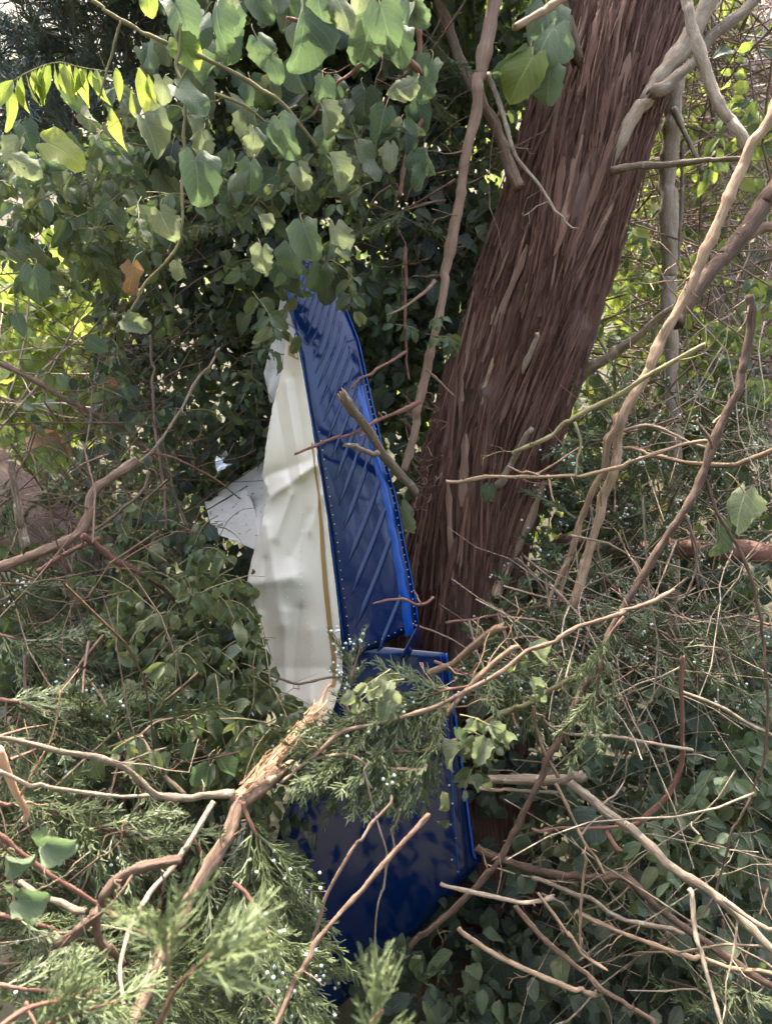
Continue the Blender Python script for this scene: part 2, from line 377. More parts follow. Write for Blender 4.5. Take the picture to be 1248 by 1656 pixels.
# juniper sprays --------------------------------------------------------------------
def seg(mb, a, b, r0, r1):
    a = np.asarray(a); b = np.asarray(b); d = nrm(b-a); n = nrm(np.cross(d, (0.3, .2, 1))); c = np.cross(d, n)
    V = []
    for p, r in ((a, r0), (b, r1)):
        for k in range(3):
            t = k*2.0944; V.append(p+(n*math.cos(t)+c*math.sin(t))*r)
    V.append(b+d*r1*2)
    mb.add(V, [(0, 1, 4, 3), (1, 2, 5, 4), (2, 0, 3, 5)], [(3, 4, 6), (4, 5, 6), (5, 3, 6)], np.zeros((7, 2)))
def spray_mesh(name, mat, seed, n2=13, n3=7, l2=.33, l3=.13, r=.006, flat=.45):
    """a juniper spray of length 1 along +Y"""
    r_ = np.random.default_rng(seed); mb = MB()
    bend = r_.uniform(-.25, .25, 2)
    ax = lambda t: np.array((bend[0]*t*t, t, bend[1]*t*t-.12*t*t))
    ts = np.linspace(0, 1, 8)
    for a, b in zip(ts[:-1], ts[1:]): seg(mb, ax(a), ax(b), r*1.5*(1-.5*a), r*1.5*(1-.5*b))
    for i in range(n2):
        t = .08+.9*i/n2; p = ax(t); a = i*2.4+r_.uniform(-.5, .5)
        side = np.array((math.cos(a), 0, math.sin(a)*flat)); L = l2*(1.15-.75*t)*r_.uniform(.7, 1.2)
        d = nrm(side*.75+np.array((0, .8, 0))+r_.normal(0, .1, 3))
        m = 4; prev = p; dd = d
        pts = [p]
        for k in range(m):
            dd = nrm(dd+np.array((0, .16, -.05))+r_.normal(0, .06, 3)); prev = prev+dd*L/m; pts.append(prev)
        for k in range(m): seg(mb, pts[k], pts[k+1], r*(1-.12*k), r*(.88-.12*k))
        for k in range(n3):
            q = .1+.88*k/n3; f = q*m; kk = min(int(f), m-1); pp = pts[kk]+(pts[kk+1]-pts[kk])*(f-kk)
            dl = nrm(pts[kk+1]-pts[kk]); s2 = nrm(np.cross(dl, r_.normal(0, 1, 3)))
            d3 = nrm(dl*.85+s2*.62); l = l3*(1.2-.6*q)*r_.uniform(.6, 1.25)
            mid = pp+d3*l*.55; end = mid+nrm(d3+dl*.35+r_.normal(0, .1, 3))*l*.5
            seg(mb, pp, mid, r*.78, r*.70); seg(mb, mid, end, r*.70, r*.42)
    return mb.mesh(name, mat, False, False)[0]
SPRAY = {'n': [spray_mesh('foliage_spray', M['needle'], 20+k, n2=12, n3=6, r=.0105) for k in range(5)],
         'b': [spray_mesh('foliage_spray', M['needle_blue'], 50+k, n2=14, n3=6, r=.011) for k in range(4)],
         'near': [spray_mesh('foliage_spray', M['needle_near'], 80+k, n2=10, n3=2, l2=.80, l3=.22, r=.017, flat=.9) for k in range(3)]}
def ico(mb, p, r):
    t = (1+5**.5)/2
    v = nrm(np.array([(-1, t, 0), (1, t, 0), (-1, -t, 0), (1, -t, 0), (0, -1, t), (0, 1, t), (0, -1, -t), (0, 1, -t), (t, 0, -1), (t, 0, 1), (-t, 0, -1), (-t, 0, 1)]))
    f = [(0, 11, 5), (0, 5, 1), (0, 1, 7), (0, 7, 10), (0, 10, 11), (1, 5, 9), (5, 11, 4), (11, 10, 2), (10, 7, 6), (7, 1, 8), (3, 9, 4), (3, 4, 2), (3, 2, 6), (3, 6, 8), (3, 8, 9), (4, 9, 5), (2, 4, 11), (6, 2, 10), (8, 6, 7), (9, 8, 1)]
    mb.add(v*r+np.asarray(p), None, f)

# ------------------------------------------------------------------ the setting: ground rising to a brushy bank
def ground_z(x, y):
    x = np.asarray(x, float); y = np.asarray(y, float)
    rise = np.clip(y-4.2, 0, None)
    z = np.where(rise < 2, .17*rise**2, .68+.70*(rise-2)); z = np.minimum(z, 16+.05*rise)
    return z-.42*np.clip(1-(y-3)/4, 0, 1)+.25*(fbm(x*.5, y*.5, 11)-.5)*np.clip(np.abs(y)/6, .25, 2)
gx = np.concatenate([np.linspace(-90, -12, 20), np.linspace(-11, 11, 90), np.linspace(12, 90, 20)])
gy = np.concatenate([np.linspace(-90, -8, 18), np.linspace(-7, 14, 110), np.linspace(15, 120, 36)])
GX, GY = np.meshgrid(gx, gy); GZ = ground_z(GX, GY)
mb = MB(); n = len(gx); i = np.arange(len(gy)-1)[:, None]*n; j = np.arange(n-1)[None]
mb.add(np.stack([GX, GY, GZ], -1), np.stack([i+j, i+j+1, i+n+j+1, i+n+j], -1).reshape(-1, 4), None, np.stack([GX, GY], -1).reshape(-1, 2))
g_ = mb.obj('ground', M['litter'], None, True, False); g_['kind'] = 'structure'; g_['label'] = 'leaf littered forest floor rising to a bank behind'

# ------------------------------------------------------------------ aircraft wreck
def lerp_table(tab, y):
    tab = np.asarray(tab, float); return [np.interp(y, tab[:, 0], tab[:, k]) for k in range(1, tab.shape[1])]
def sheet(mb, fn, ns, nt_, thick=.0012, uvs=(1, 1)):
    """thin closed sheet: fn(s, t) arrays -> points; front side towards the camera"""
    s, t = np.meshgrid(np.linspace(0, 1, ns), np.linspace(0, 1, nt_), indexing='ij')
    P = fn(s, t); du = np.gradient(P, axis=0); dv = np.gradient(P, axis=1); N = nrm(np.cross(du, dv))
    sg = np.where(N[..., 1:2].mean() > 0, -1, 1); N = N*sg
    i = np.arange(ns-1)[:, None]*nt_; j = np.arange(nt_-1)[None]
    q = np.stack([i+j, i+nt_+j, i+nt_+j+1, i+j+1], -1).reshape(-1, 4)
    uv = np.stack([t*uvs[0], s*uvs[1]], -1).reshape(-1, 2)
    A = P.reshape(-1, 3); B = (P-N*thick).reshape(-1, 3); n = len(A)
    b = list(range(nt_))+[k*nt_+nt_-1 for k in range(1, ns)]+[(ns-1)*nt_+k for k in range(nt_-2, -1, -1)]+[k*nt_ for k in range(ns-2, 0, -1)]
    rim = [(b[k], b[(k+1) % len(b)], b[(k+1) % len(b)]+n, b[k]+n) for k in range(len(b))]
    mb.add(np.vstack([A, B]), np.vstack([q, q[:, ::-1]+n, np.array(rim)]), None, np.vstack([uv, uv]))
    return P, N
# -- upper blue control surface -------------------------------------------------
BL = [(420, 458), (492, 468), (580, 488), (660, 500), (720, 512), (801, 524), (880, 537), (974, 548), (1066, 559)]
BR = [(420, 536), (492, 556), (552, 580), (644, 600), (732, 620), (805, 640), (880, 654), (960, 670), (1012, 676)]
def BY(py): return np.interp(py, [420, 700, 1066], [2.20, 2.15, 2.10])
def blue_pt(py, t, out=0.):
    """surface point at row pixel py (left edge rows), fraction t across, raised by out metres"""
    l = np.interp(py, *zip(*BL)); pyr = 420+(py-420)*(1012-420)/(1066-420); r = np.interp(pyr, *zip(*BR))
    a = at(l, py, BY(py)); b = at(r, pyr, BY(py)+.10)
    p = a+(b-a)*t
    n = nrm(np.cross(b-a, at(0, py+1, BY(py+1))-at(0, py, BY(py)))); n = n if n[1] < 0 else -n
    return p+n*(out+.010*math.sin(math.pi*t))
def grid_fn(pt, y0, y1, t0=0., t1=1.):
    def fn(s, t):
        P = np.zeros(s.shape+(3,))
        for i in range(s.shape[0]):
            for j in range(s.shape[1]): P[i, j] = pt(y0+(y1-y0)*s[i, j], t0+(t1-t0)*t[i, j])
        return P
    return fn
root = empty('aircraft_control_surface', at(600, 1060, 2.05), 'long blue riveted aircraft control surface with diagonal ridges leaning beside the cedar trunk', 'aircraft wreckage')
mb = MB(); sheet(mb, grid_fn(blue_pt, 420, 1066), 60, 14, .0015); mb.obj('skin', M['blue'], root)
low = [1074, 1022, 968, 918, 864, 823, 785, 749, 716, 686, 658, 632, 608, 586, 565, 545, 526, 508, 491, 475, 460]
for i, y in enumerate(low):
    mb = MB(); t0, t1 = (.16, .80); pitch = 52 if y > 900 else 40*(y-300)/480
    rise = (1.9*np.interp(y, [460, 1022], [50, 62]))
    if i == 0: t0 = .42
    n = 15; V = []; 
    for k in range(n):
        f = k/(n-1); t = t0+(t1-t0)*f; yy = y-rise*(f*(t1-t0)/.64)
        if yy < 424: break
        taper = min(1, (f+.03)/.22)**.8
        hw = pitch*.13*taper; h = .0055*taper*np.interp(y, [460, 900], [.65, 1])
        for o, hh in ((-1, 0), (-.45, .82), (0, 1), (.45, .82), (1, 0)): V.append(blue_pt(yy+o*hw, t+o*hw*.0016, h*hh+.0007))
    m = len(V)//5
    if m < 3: continue
    a = np.arange(m-1)[:, None]*5; b = np.arange(4)[None]
    mb.add(V, np.stack([a+b, a+5+b, a+6+b, a+1+b], -1).reshape(-1, 4)); mb.obj('stiffening_bead', M['blue'], root)
mb = MB(); V = []; rows = np.linspace(640, 1072, 80)
for k, y in enumerate(rows):
    zig = .035*abs(((y-640)/50) % 1-.5)
    for o, hh in ((.80, 0), (.835, .007), (.875, .009), (.915, .006), (.93, 0)):
        V.append(blue_pt(y, o-zig*.8-.03*(y < 700)*(700-y)/60, hh*np.clip((y-640)/60, .1, 1)+.0008))
a = np.arange(79)[:, None]*5; b = np.arange(4)[None]
mb.add(V, np.stack([a+b, a+5+b, a+6+b, a+1+b], -1).reshape(-1, 4)); mb.obj('folded_flange', M['blue_edge'], root)
mb = MB()
for t in (0., 1.): tube(mb, [blue_pt(y, t, .001) for y in np.linspace(430, 1062, 50)], .0022 if t else .0015, 6, 0)
mb.obj('edge_lip', M['blue_edge'], root)
mb = MB()
for y in np.arange(640, 1060, 13): ico(mb, blue_pt(y, .965, .001), .0021)
for y in np.arange(700, 1060, 15): ico(mb, blue_pt(y, .07, .0012), .0021)
for t in np.arange(.12, .95, .09): ico(mb, blue_pt(1058, t, .0012), .0021)
o = mb.obj('rivets', M['metal'], root); o['kind'] = 'stuff'
mb = MB()
pA, pB, pC, pD = at(677, 1008, 2.13), at(646, 1066, 2.04), at(662, 1075, 2.20), at(684, 1045, 2.24)
def cf(s, t): return (pA*(1-t)[..., None]+pB*t[..., None])*(1-s)[..., None]+(pD*(1-t)[..., None]+pC*t[..., None])*s[..., None]
sheet(mb, cf, 5, 5, .0015); mb.obj('folded_end', M['blue'], root)

# -- crumpled white skin -----------------------------------------------------------
WT = [(535, 463, 470), (560, 462, 480), (600, 456, 488), (660, 440, 498), (720, 430, 508), (770, 424, 517), (800, 434, 522), (850, 421, 529), (900, 408, 535),
      (945, 399, 541), (1000, 411, 547), (1060, 427, 552), (1100, 438, 552), (1140, 453, 541), (1168, 480, 531), (1188, 508, 521)]
def ridge(px, py, a, b, w):
    a = np.array(a, float); b = np.array(b, float); d = b-a; L2 = d@d
    u = np.clip(((px-a[0])*d[0]+(py-a[1])*d[1])/L2, 0, 1)
    return math.exp(-math.sqrt((px-a[0]-u*d[0])**2+(py-a[1]-u*d[1])**2+(.12*w)**2)/w*1.25)
RID = [((426, 772), (500, 745), 16, .022), ((440, 802), (508, 752), 13, -.035), ((445, 640), (470, 780), 9, .012), ((462, 620), (486, 770), 6, -.012), ((476, 610), (494, 730), 6, .010),
       ((400, 945), (470, 935), 30, -.030), ((430, 850), (455, 1010), 16, -.020), ((470, 800), (445, 870), 12, -.020), ((487, 985), (474, 1110), 9, .016), ((460, 990), (462, 1120), 11, -.012),
       ((500, 830), (470, 900), 12, .012), ((412, 1000), (440, 1100), 9, -.018), ((505, 1020), (500, 1130), 14, -.010), ((430, 905), (425, 985), 7, .014), ((520, 800), (500, 860), 8, -.012)]
def white_pt(py, t, out=0.):
    l, r = lerp_table(WT, py); px = l+(r-l)*t
    Y = BY(py)-.05+.17*(1-t)**1.3*np.interp(py, [535, 800, 950, 1190], [.5, .9, 1.1, .4])
    if py > 1080: Y = Y-.06*(py-1080)/100
    px_, py_ = px, py
    Y = Y+sum(h*ridge(px_, py_, a, b, w) for a, b, w, h in RID)*1.25
    Y += .010*(vnoise(px*.03, py*.012, 5)-.5)+.0012*(vnoise(px*.09, py*.05, 9)-.5)
    if t < .06: px += 2.2*(vnoise(py*.2, 0, 4)-.5); Y += .008*(vnoise(py*.05, 3, 6)-.5)
    return at(px, py, Y-out)
root = empty('white_aircraft_skin', at(520, 1185, 1.95), 'crumpled cream white aircraft skin with a gold stripe, along the blue panel', 'aircraft wreckage')
mb = MB(); sheet(mb, grid_fn(white_pt, 536, 1187), 190, 44, .0014); mb.obj('skin', M['white'], root)
def stripe_t(y): return np.interp(y, [716, 820, 900, 1000, 1090], [.958, .918, .90, .888, .905])
def stripe_w(y): return np.interp(y, [716, 850, 1000, 1100], [.014, .026, .028, .030])
mb = MB(); ys = np.linspace(716, 1112, 70)
V = [white_pt(y, stripe_t(y)+k*stripe_w(y), .0035) for y in ys for k in (-1, 0, 1)]
a = np.arange(69)[:, None]*3; b = np.arange(2)[None]
mb.add(V, np.stack([a+b, a+3+b, a+4+b, a+1+b], -1).reshape(-1, 4), None, np.array([(k*.01, y*.002) for y in ys for k in (-1, 0, 1)])); mb.obj('gold_stripe', M['gold'], root)
mb = MB(); V = [white_pt(558+k*16+e*9, t, .003) for k in (0, 1) for e, t in ((0, .25), (.5, .6), (1, .97))]
mb.add(V, [(0, 3, 4, 1), (1, 4, 5, 2)]); mb.obj('gold_stripe', M['gold'], root)
mb = MB()
for y in np.arange(830, 1110, 10.5): ico(mb, white_pt(y+U(-1, 1), .62+U(-.006, .006), .0012), .0019)
for y in np.arange(870, 1080, 12): ico(mb, white_pt(y, .44, .001), .0017)
for y in np.arange(860, 1100, 22): ico(mb, white_pt(y, .95, .0012), .0018)
o = mb.obj('rivets', M['white'], root); o['kind'] = 'stuff'
mb = MB(); tube(mb, [white_pt(y, 1., .0) for y in np.linspace(545, 1120, 60)], .0024, 6, 0); mb.obj('edge_lip', M['white'], root)

def patch(name, mat, root, P4, ns=14, nt_=14, bump=.012, seed=1, thick=.0014, crumbs=0):
    P4 = [np.asarray(p, float) for p in P4]
    def fn(s, t):
        P = (P4[0]*(1-t)[..., None]+P4[1]*t[..., None])*(1-s)[..., None]+(P4[3]*(1-t)[..., None]+P4[2]*t[..., None])*s[..., None]
        n = nrm(np.cross(P4[1]-P4[0], P4[3]-P4[0])); n = n if n[1] < 0 else -n
        return P+n*(bump*2*(fbm(s*3+seed, t*3, seed)-.5))[..., None]
    mb = MB(); P, N = sheet(mb, fn, ns, nt_, thick); o = mb.obj(name, mat, root)
    if crumbs:
        mb = MB(); up = np.array((0, 0, .003))
        for k in range(crumbs):
            i, j = RNG.integers(1, ns-1), RNG.integers(1, nt_-1); p = P[i, j]+N[i, j]*.003; d = RNG.normal(0, 1, 3); d = nrm(d-N[i, j]*np.dot(d, N[i, j]))
            seg(mb, p, p+d*U(.004, .03), U(.0008, .002), .0006)
        c = mb.obj('crumbs', M['brown'], o); c['kind'] = 'stuff'
    return o
o = patch('white_wing_sheet', M['dirty'], None, [at(352, 800, 3.0), at(445, 728, 3.0), at(470, 815, 2.46), at(415, 890, 2.42)], 24, 24, .012, 3, crumbs=16)
top(o, 'dirty white metal sheet lying flat behind the crumpled skin, strewn with debris', 'aircraft wreckage')
o2 = patch('white_wing_sheet', M['dirty'], None, [at(330, 812, 2.9), at(400, 790, 2.75), at(435, 895, 2.40), at(345, 862, 2.40)], 24, 24, .012, 8, crumbs=22)
top(o2, 'flat white sheet with leaf crumbs above the wilted vine, left of the crumpled skin', 'aircraft wreckage')
o = patch('torn_skin_strip', M['dirty'], None, [at(458, 470, 2.66), at(478, 538, 2.60), at(440, 664, 2.5), at(425, 600, 2.55)], 26, 12, .03, 5)
top(o, 'torn pale strip of metal above and behind the crumpled skin', 'aircraft wreckage')
o = patch('white_wing_sheet', M['dirty'], None, [at(230, 1130, 2.15), at(420, 1120, 2.1), at(430, 1400, 1.95), at(240, 1400, 1.95)], 24, 24, .06, 7)
top(o, 'white metal glimpsed through the vine leaves at lower left', 'aircraft wreckage')
o = patch('metal_scrap', M['metal'], None, [at(346, 742, 2.72), at(366, 728, 2.75), at(376, 752, 2.7), at(352, 764, 2.68)], 9, 9, .02, 2)
top(o, 'small crumpled silver scrap of metal left of the white skin', 'aircraft wreckage')

# -- lower blue tip with rolled edge ---------------------------------------------------
def low_pt(s, t, out=0.):
    """s 0 top .. 1 bottom edge .. 1.35 rolled under; t 0 left .. 1 right"""
    L = [(0, 556, 1040), (.2, 500, 1180), (1, 318, 1790)]; R = [(0, 721, 1056), (.37, 741, 1190), (.70, 755, 1300), (1, 766, 1384)]
    sc = min(s, 1.)
    lx, ly = lerp_table(L, sc); rx, ry = lerp_table(R, sc)
    Y0 = 2.13-.06*sc
    a = at(lx, ly, Y0-.04*sc); b = at(rx, ry, Y0+.04)
    p = a+(b-a)*t+np.array((0, 0, -.05*math.sin(math.pi*t)*sc**3))
    n = np.array((-.15, -1, .15)); n = n/np.linalg.norm(n)
    p = p+n*(out+.035*math.sin(math.pi*min(s, 1.)*.9)*math.sin(math.pi*t)**.5*.8)
    if s > 1:
        q = (s-1)/.35*2.4; r = .045
        d = nrm(np.array((0.45, 0, -.75)))
        p = p+d*r*math.sin(q)-n*r*(1-math.cos(q))
    return p
root = empty('aircraft_tip', at(640, 1540, 1.75), 'dark blue aircraft tip with a rolled lower edge beneath the juniper bough', 'aircraft wreckage')
def lf(s, t):
    P = np.zeros(s.shape+(3,))
    for i in range(s.shape[0]):
        for j in range(s.shape[1]): P[i, j] = low_pt(s[i, j]*1.35, t[i, j])
    return P
mb = MB(); sheet(mb, lf, 60, 30, .0016); mb.obj('skin', M['blue'], root)
for off, m_, r in ((0., 'blue_edge', .0042), (-.03, 'blue', .0030), (-.055, 'blue_edge', .0022)):
    mb = MB(); tube(mb, [low_pt(s, 1+off, .002) for s in np.linspace(0, 1.03, 40)], r, 8, 0); mb.obj('edge_trim', M[m_], root)
mb = MB()
for s in np.linspace(.3, .99, 9): ico(mb, low_pt(s, .935+.01*math.sin(s*40), .0012), .0036)
o = mb.obj('rivets', M['metal'], root); o['kind'] = 'stuff'

# ------------------------------------------------------------------ the leaning cedar
TC = [(-420, 1165, 195), (-200, 1080, 192), (0, 1012, 192), (200, 956, 212), (400, 892, 214), (560, 843, 208), (700, 800, 205), (800, 775, 204), (900, 754, 196), (1000, 742, 190), (1120, 735, 215), (1250, 732, 260), (1400, 735, 320), (1640, 740, 420)]
TY = lambda py: np.interp(py, [-420, 400, 1000, 1400], [2.95, 2.68, 2.58, 2.58])
yy = np.linspace(-420, 1640, 480); cx, wd = lerp_table(TC, yy)
CT = np.array([at(x, y, TY(y)) for x, y in zip(cx, yy)]); RT = np.array([w/2*mpp(TY(y))*np.interp(y, [0, 400, 850], [.80, .86, .93]) for w, y in zip(wd, yy)])
T_, N_, B_ = frames(CT); sT = np.r_[0, np.cumsum(np.linalg.norm(np.diff(CT, axis=0), axis=1))]
def trunk_r(th, s, R, k=None):
    a = th/(2*np.pi)
    tw = a+s*.05
    lob = .05*np.sin(2*np.pi*(5*tw)+1.3*np.sin(s*1.5))+.03*np.sin(2*np.pi*(8*tw)+2+s)
    wob = .9*(vnoise(a*9, s*3.5, 2, 9)-.5)
    f1 = vnoise(tw*34+wob, s*3.0, 21); f2 = vnoise(tw*90+wob*2, s*7, 22); f3 = vnoise(tw*190+wob*3, s*16, 23)
    rid = 1-np.abs(2*f1-1)
    return R*(1+lob)+.030*(rid-.6)+.016*(f2-.5)+.007*(f3-.5)+.03*(vnoise(a*6, s*2.2, 41, 6)-.5)-.010*np.clip(vnoise(tw*20, s*5, 31)-.68, 0, 1)*3
def trunk_pt(th, k, out=0.):
    r = trunk_r(np.array([th]), np.array([sT[k]]), RT[k])[0]+out
    return CT[k]+r*(math.cos(th)*N_[k]+math.sin(th)*B_[k])
cedar = empty('cedar_tree', (CT[-1][0], CT[-1][1], -.4), 'big leaning cedar trunk with shaggy reddish bark right of the wreck', 'tree')
ns = 230; th = np.arange(ns)/ns*2*np.pi; n = len(CT)
RR = trunk_r(np.tile(th, (n, 1)), np.tile(sT[:, None], (1, ns)), RT[:, None])
V = CT[:, None]+RR[..., None]*(np.cos(th)[None, :, None]*N_[:, None]+np.sin(th)[None, :, None]*B_[:, None])
i = np.arange(n-1)[:, None]*ns; j = np.arange(ns)[None]; j1 = (j+1) % ns
mb = MB(); mb.add(V, np.stack([i+j, i+j1, i+ns+j1, i+ns+j], -1).reshape(-1, 4), None, np.stack([np.tile(th*RT.mean(), (n, 1)), np.tile(sT[:, None], (1, ns))], -1).reshape(-1, 2))
trunk = mb.obj('trunk', M['cedar'], cedar)
# bark strips: shared shapes laid along the trunk, peeling at one end
STR = []
for k in range(12):
    r = np.random.default_rng(400+k); m = 7; mb = MB(); V = []; UVv = []
    curl = r.uniform(.0, .30); wv = r.uniform(.5, 1.1, m); wv[0] *= .35; wv[-1] *= .2; side = np.cumsum(r.normal(0, .12, m))
    for a in range(m):
        f = a/(m-1); z = curl*f**2.2*.5+.012
        for o, dz in ((-1, -.02), (0, .025), (1, -.02)): V.append(((side[a]+o*wv[a])*.5, f, z+dz)); UVv.append((o*.006, f*.15))
    a = np.arange(m-1)[:, None]*3; b = np.arange(2)[None]
    q = np.stack([a+b, a+b+1, a+b+4, a+b+3], -1).reshape(-1, 4)
    V = np.array(V); nV = len(V); V2 = V.copy(); V2[:, 2] -= .018
    bd = [0, 1, 2]+[3*k_+2 for k_ in range(1, m)]+[3*m-2]+[3*k_ for k_ in range(m-1, 0, -1)]
    rim = [(bd[x], bd[(x+1) % len(bd)], bd[(x+1) % len(bd)]+nV, bd[x]+nV) for x in range(len(bd))]
    mb.add(np.vstack([V, V2]), np.vstack([q, q[:, ::-1]+nV, rim]), None, np.array(UVv+UVv))
    STR.append((mb.mesh('bark_strip', M['strip'], False, False)[0], mb.mesh('bark_strip', M['cedar'], False, False)[0], mb.arrays(), mb.mesh('bark_strip', M['tanwood'], False, False)[0]))
def strip_mat(th, k, L, w, lift, up):
    p = trunk_pt(th, k, lift); nr = math.cos(th)*N_[k]+math.sin(th)*B_[k]; y = T_[k]*(1 if up else -1)
    y = nrm(y+np.cross(nr, y)*(RNG.normal(0, .06)+.35*(vnoise(np.array([th*1.5]), np.array([sT[k]*3.]), 88)[0]-.5))); z = nrm(nr-y*np.dot(nr, y)); x = np.cross(y, z)
    m = np.eye(4); m[:3, 0] = x*w; m[:3, 1] = y*L; m[:3, 2] = z*min(L, .16)*.5; m[:3, 3] = p
    return m
facing = lambda th, k: (math.cos(th)*N_[k]+math.sin(th)*B_[k])[1] < .25
patchy = lambda th, k, lim: vnoise(np.array([th*2.6]), np.array([sT[k]*5.5]), 77)[0] > lim
cnt = 0
while cnt < 270:
    k = int(RNG.integers(95, 340)); t = U(0, 2*math.pi)
    if not facing(t, k) or not patchy(t, k, .38): continue
    L = U(.06, .40); w = U(.008, .030)
    s_ = STR[RNG.integers(12)]
    link('bark_strip', s_[0] if RNG.random() < .33 else s_[1], None, cedar, Matrix(strip_mat(t, k, L, w, .004, RNG.random() < .4).tolist())); cnt += 1
mb = MB(); cnt = 0
while cnt < 4200:
    k = int(RNG.integers(60, 390)); t = U(0, 2*math.pi)
    if not facing(t, k) or not patchy(t, k, .42): continue
    V, Q, T3, UVs = STR[RNG.integers(12)][2]; m = strip_mat(t, k, U(.05, .30), U(.002, .012), .002, RNG.random() < .5)
    mb.add(V@m[:3, :3].T+m[:3, 3], Q, None, UVs); cnt += 1
o = mb.obj('bark_fibres', M['cedar'], cedar, False); o['kind'] = 'stuff'
mb = MB(); cnt = 0
while cnt < 600:
    k = int(RNG.integers(60, 390)); t = U(0, 2*math.pi)
    if not facing(t, k) or not patchy(t, k, .52): continue
    V, Q, T3, UVs = STR[RNG.integers(12)][2]; m = strip_mat(t, k, U(.02, .09), U(.001, .0035), .001, RNG.random() < .5)
    mb.add(V@m[:3, :3].T+m[:3, 3], Q, None, UVs); cnt += 1
o = mb.obj('bark_fibres', M['strip'], cedar, False); o['kind'] = 'stuff'

def stick_pts(pts, Y0, Y1, n=None, wob=1.0, seed=0):
    P = np.asarray(pts, float); d = np.r_[0, np.cumsum(np.linalg.norm(np.diff(P[:, :2], axis=0), axis=1))]; f = d/d[-1]
    Ys = P[:, 2] if P.shape[1] > 2 else Y0+(Y1-Y0)*f
    W3 = np.array([at(p[0], p[1], y) for p, y in zip(P, Ys)])
    n = n or int(np.clip(d[-1]/4.5, 8, 190)); C = spline(W3, n)
    s = np.r_[0, np.cumsum(np.linalg.norm(np.diff(C, axis=0), axis=1))]
    a = wob*.0035
    lin = np.stack([np.interp(np.linspace(0, 1, n), np.r_[0, np.cumsum(np.linalg.norm(np.diff(W3, axis=0), axis=1))]/np.linalg.norm(np.diff(W3, axis=0), axis=1).sum(), W3[:, k]) for k in range(3)], -1)
    C = C*.45+lin*.55
    nk = max(3, int(s[-1]/.055)); r_ = np.random.default_rng(seed); kx = np.sort(np.r_[0, r_.random(nk), 1])*s[-1]
    C = C+np.stack([np.interp(s, kx, r_.normal(0, a*m_, nk+2)) for m_ in (.8, 1.2, .8)], -1)
    return C
SEED = [100]
def stick(mb, pts, w0, w1, Y0, Y1, ns=None, rough=.20, jag=1.2, wob=1.):
    SEED[0] += 1; C = stick_pts(pts, Y0, Y1, wob=wob, seed=SEED[0]); n = len(C)
    W_ = np.interp(np.linspace(0, 1, n), np.linspace(0, 1, 2), [w0, w1])
    R = W_/2*np.array([mpp(c[1]) for c in C])
    kn = np.clip((vnoise(np.arange(n)*.22, np.zeros(n), SEED[0])-.70)*5, 0, 1)*.18; R = R*(1+kn)
    tube(mb, C, R, ns or (16 if max(w0, w1) > 14 else 11 if max(w0, w1) > 6 else 7), rough, SEED[0], jag)
    return C, R
# limbs that grow on the cedar
for nm, mt, w0, w1, Y0, Y1, pts in [
    ('limb', 'grey', 27, 17, 2.55, 2.56, [(1165, -40), (1114, 65), (1064, 130), (1024, 190), (994, 250), (969, 300), (934, 370), (904, 430), (878, 490), (862, 535)]),
    ('limb', 'grey', 15, 17, 2.6, 2.5, [(1225, -10), (1195, 25), (1150, 60), (1120, 100), (1080, 135), (1052, 152)]),
    ('limb', 'brown', 22, 18, 2.48, 2.52, [(900, -30), (912, 20), (925, 55), (932, 95)]),
    ('limb', 'grey', 11, 7, 2.48, 2.25, [(990, 275), (1060, 266), (1120, 262), (1205, 254)]),
    ('stub', 'grey', 13, 9, 2.42, 2.30, [(803, 785), (822, 755), (838, 725), (850, 700), (857, 693)]),
    ('stub', 'grey', 9, 7, 2.44, 2.38, [(842, 606), (855, 575), (869, 540)]),
    ('limb', 'brown', 17, 15, 2.50, 2.62, [(840, 306), (824, 262), (799, 202), (774, 155), (744, 100), (729, 55), (704, -10)]),
    ('limb', 'grey', 20, 10, 2.62, 2.35, [(930, 618), (944, 600), (988, 576), (1028, 544), (1064, 512), (1090, 496)]),
    ('bark_slab', 'tanwood', 24, 10, 2.42, 2.5, [(797, 965), (815, 920), (835, 885), (860, 830), (880, 780)]),
    ('bark_slab', 'brown', 18, 12, 2.62, 2.66, [(905, 700), (925, 640), (950, 560), (985, 450), (1010, 380)]),
    ]:
    mb = MB(); stick(mb, pts, w0, w1, Y0, Y1); mb.obj(nm, M[mt], cedar)
# pale torn splinters and tufts on the trunk
GP = []
for k in range(60, 400, 3):
    for t in np.linspace(0, 6.28, 50):
        if facing(t, k):
            q = CT[k]+RT[k]*(math.cos(t)*N_[k]+math.sin(t)*B_[k])-np.array((0, 0, CAMZ)); dep = q[1]*cp-q[2]*sp
            GP.append((624+F*q[0]/dep, 828-F*(q[1]*sp+q[2]*cp)/dep, t, k))
GP = np.array(GP)
for pts, w in [([(958, 395), (968, 365), (972, 342)], 11), ([(838, 500), (842, 478), (848, 458)], 9), ([(785, 655), (797, 625), (803, 595)], 10), ([(800, 525), (806, 500)], 6), ([(893, 590), (898, 568)], 9),
               ([(1005, 40), (1012, 22)], 8), ([(995, 140), (1000, 118)], 8), ([(1010, 175), (1014, 165)], 7), ([(815, 520), (830, 553)], 10), ([(745, 800), (750, 770), (760, 735)], 7), ([(875, 340), (878, 320)], 7)]:
    e = np.abs(GP[:, 0]-pts[0][0])+np.abs(GP[:, 1]-pts[0][1]); best = GP[int(np.argmin(e))]; best = (0, best[2], int(best[3]))
    L = math.hypot(pts[-1][0]-pts[0][0], pts[-1][1]-pts[0][1])*mpp(2.4)*1.25
    link('bark_strip', STR[(2, 5, 7, 9)[RNG.integers(4)]][3], None, cedar, Matrix(strip_mat(best[1], best[2], max(L, .05), w*mpp(2.4)*1.1, .006, pts[-1][1] > pts[0][1]).tolist()))
mb = MB()
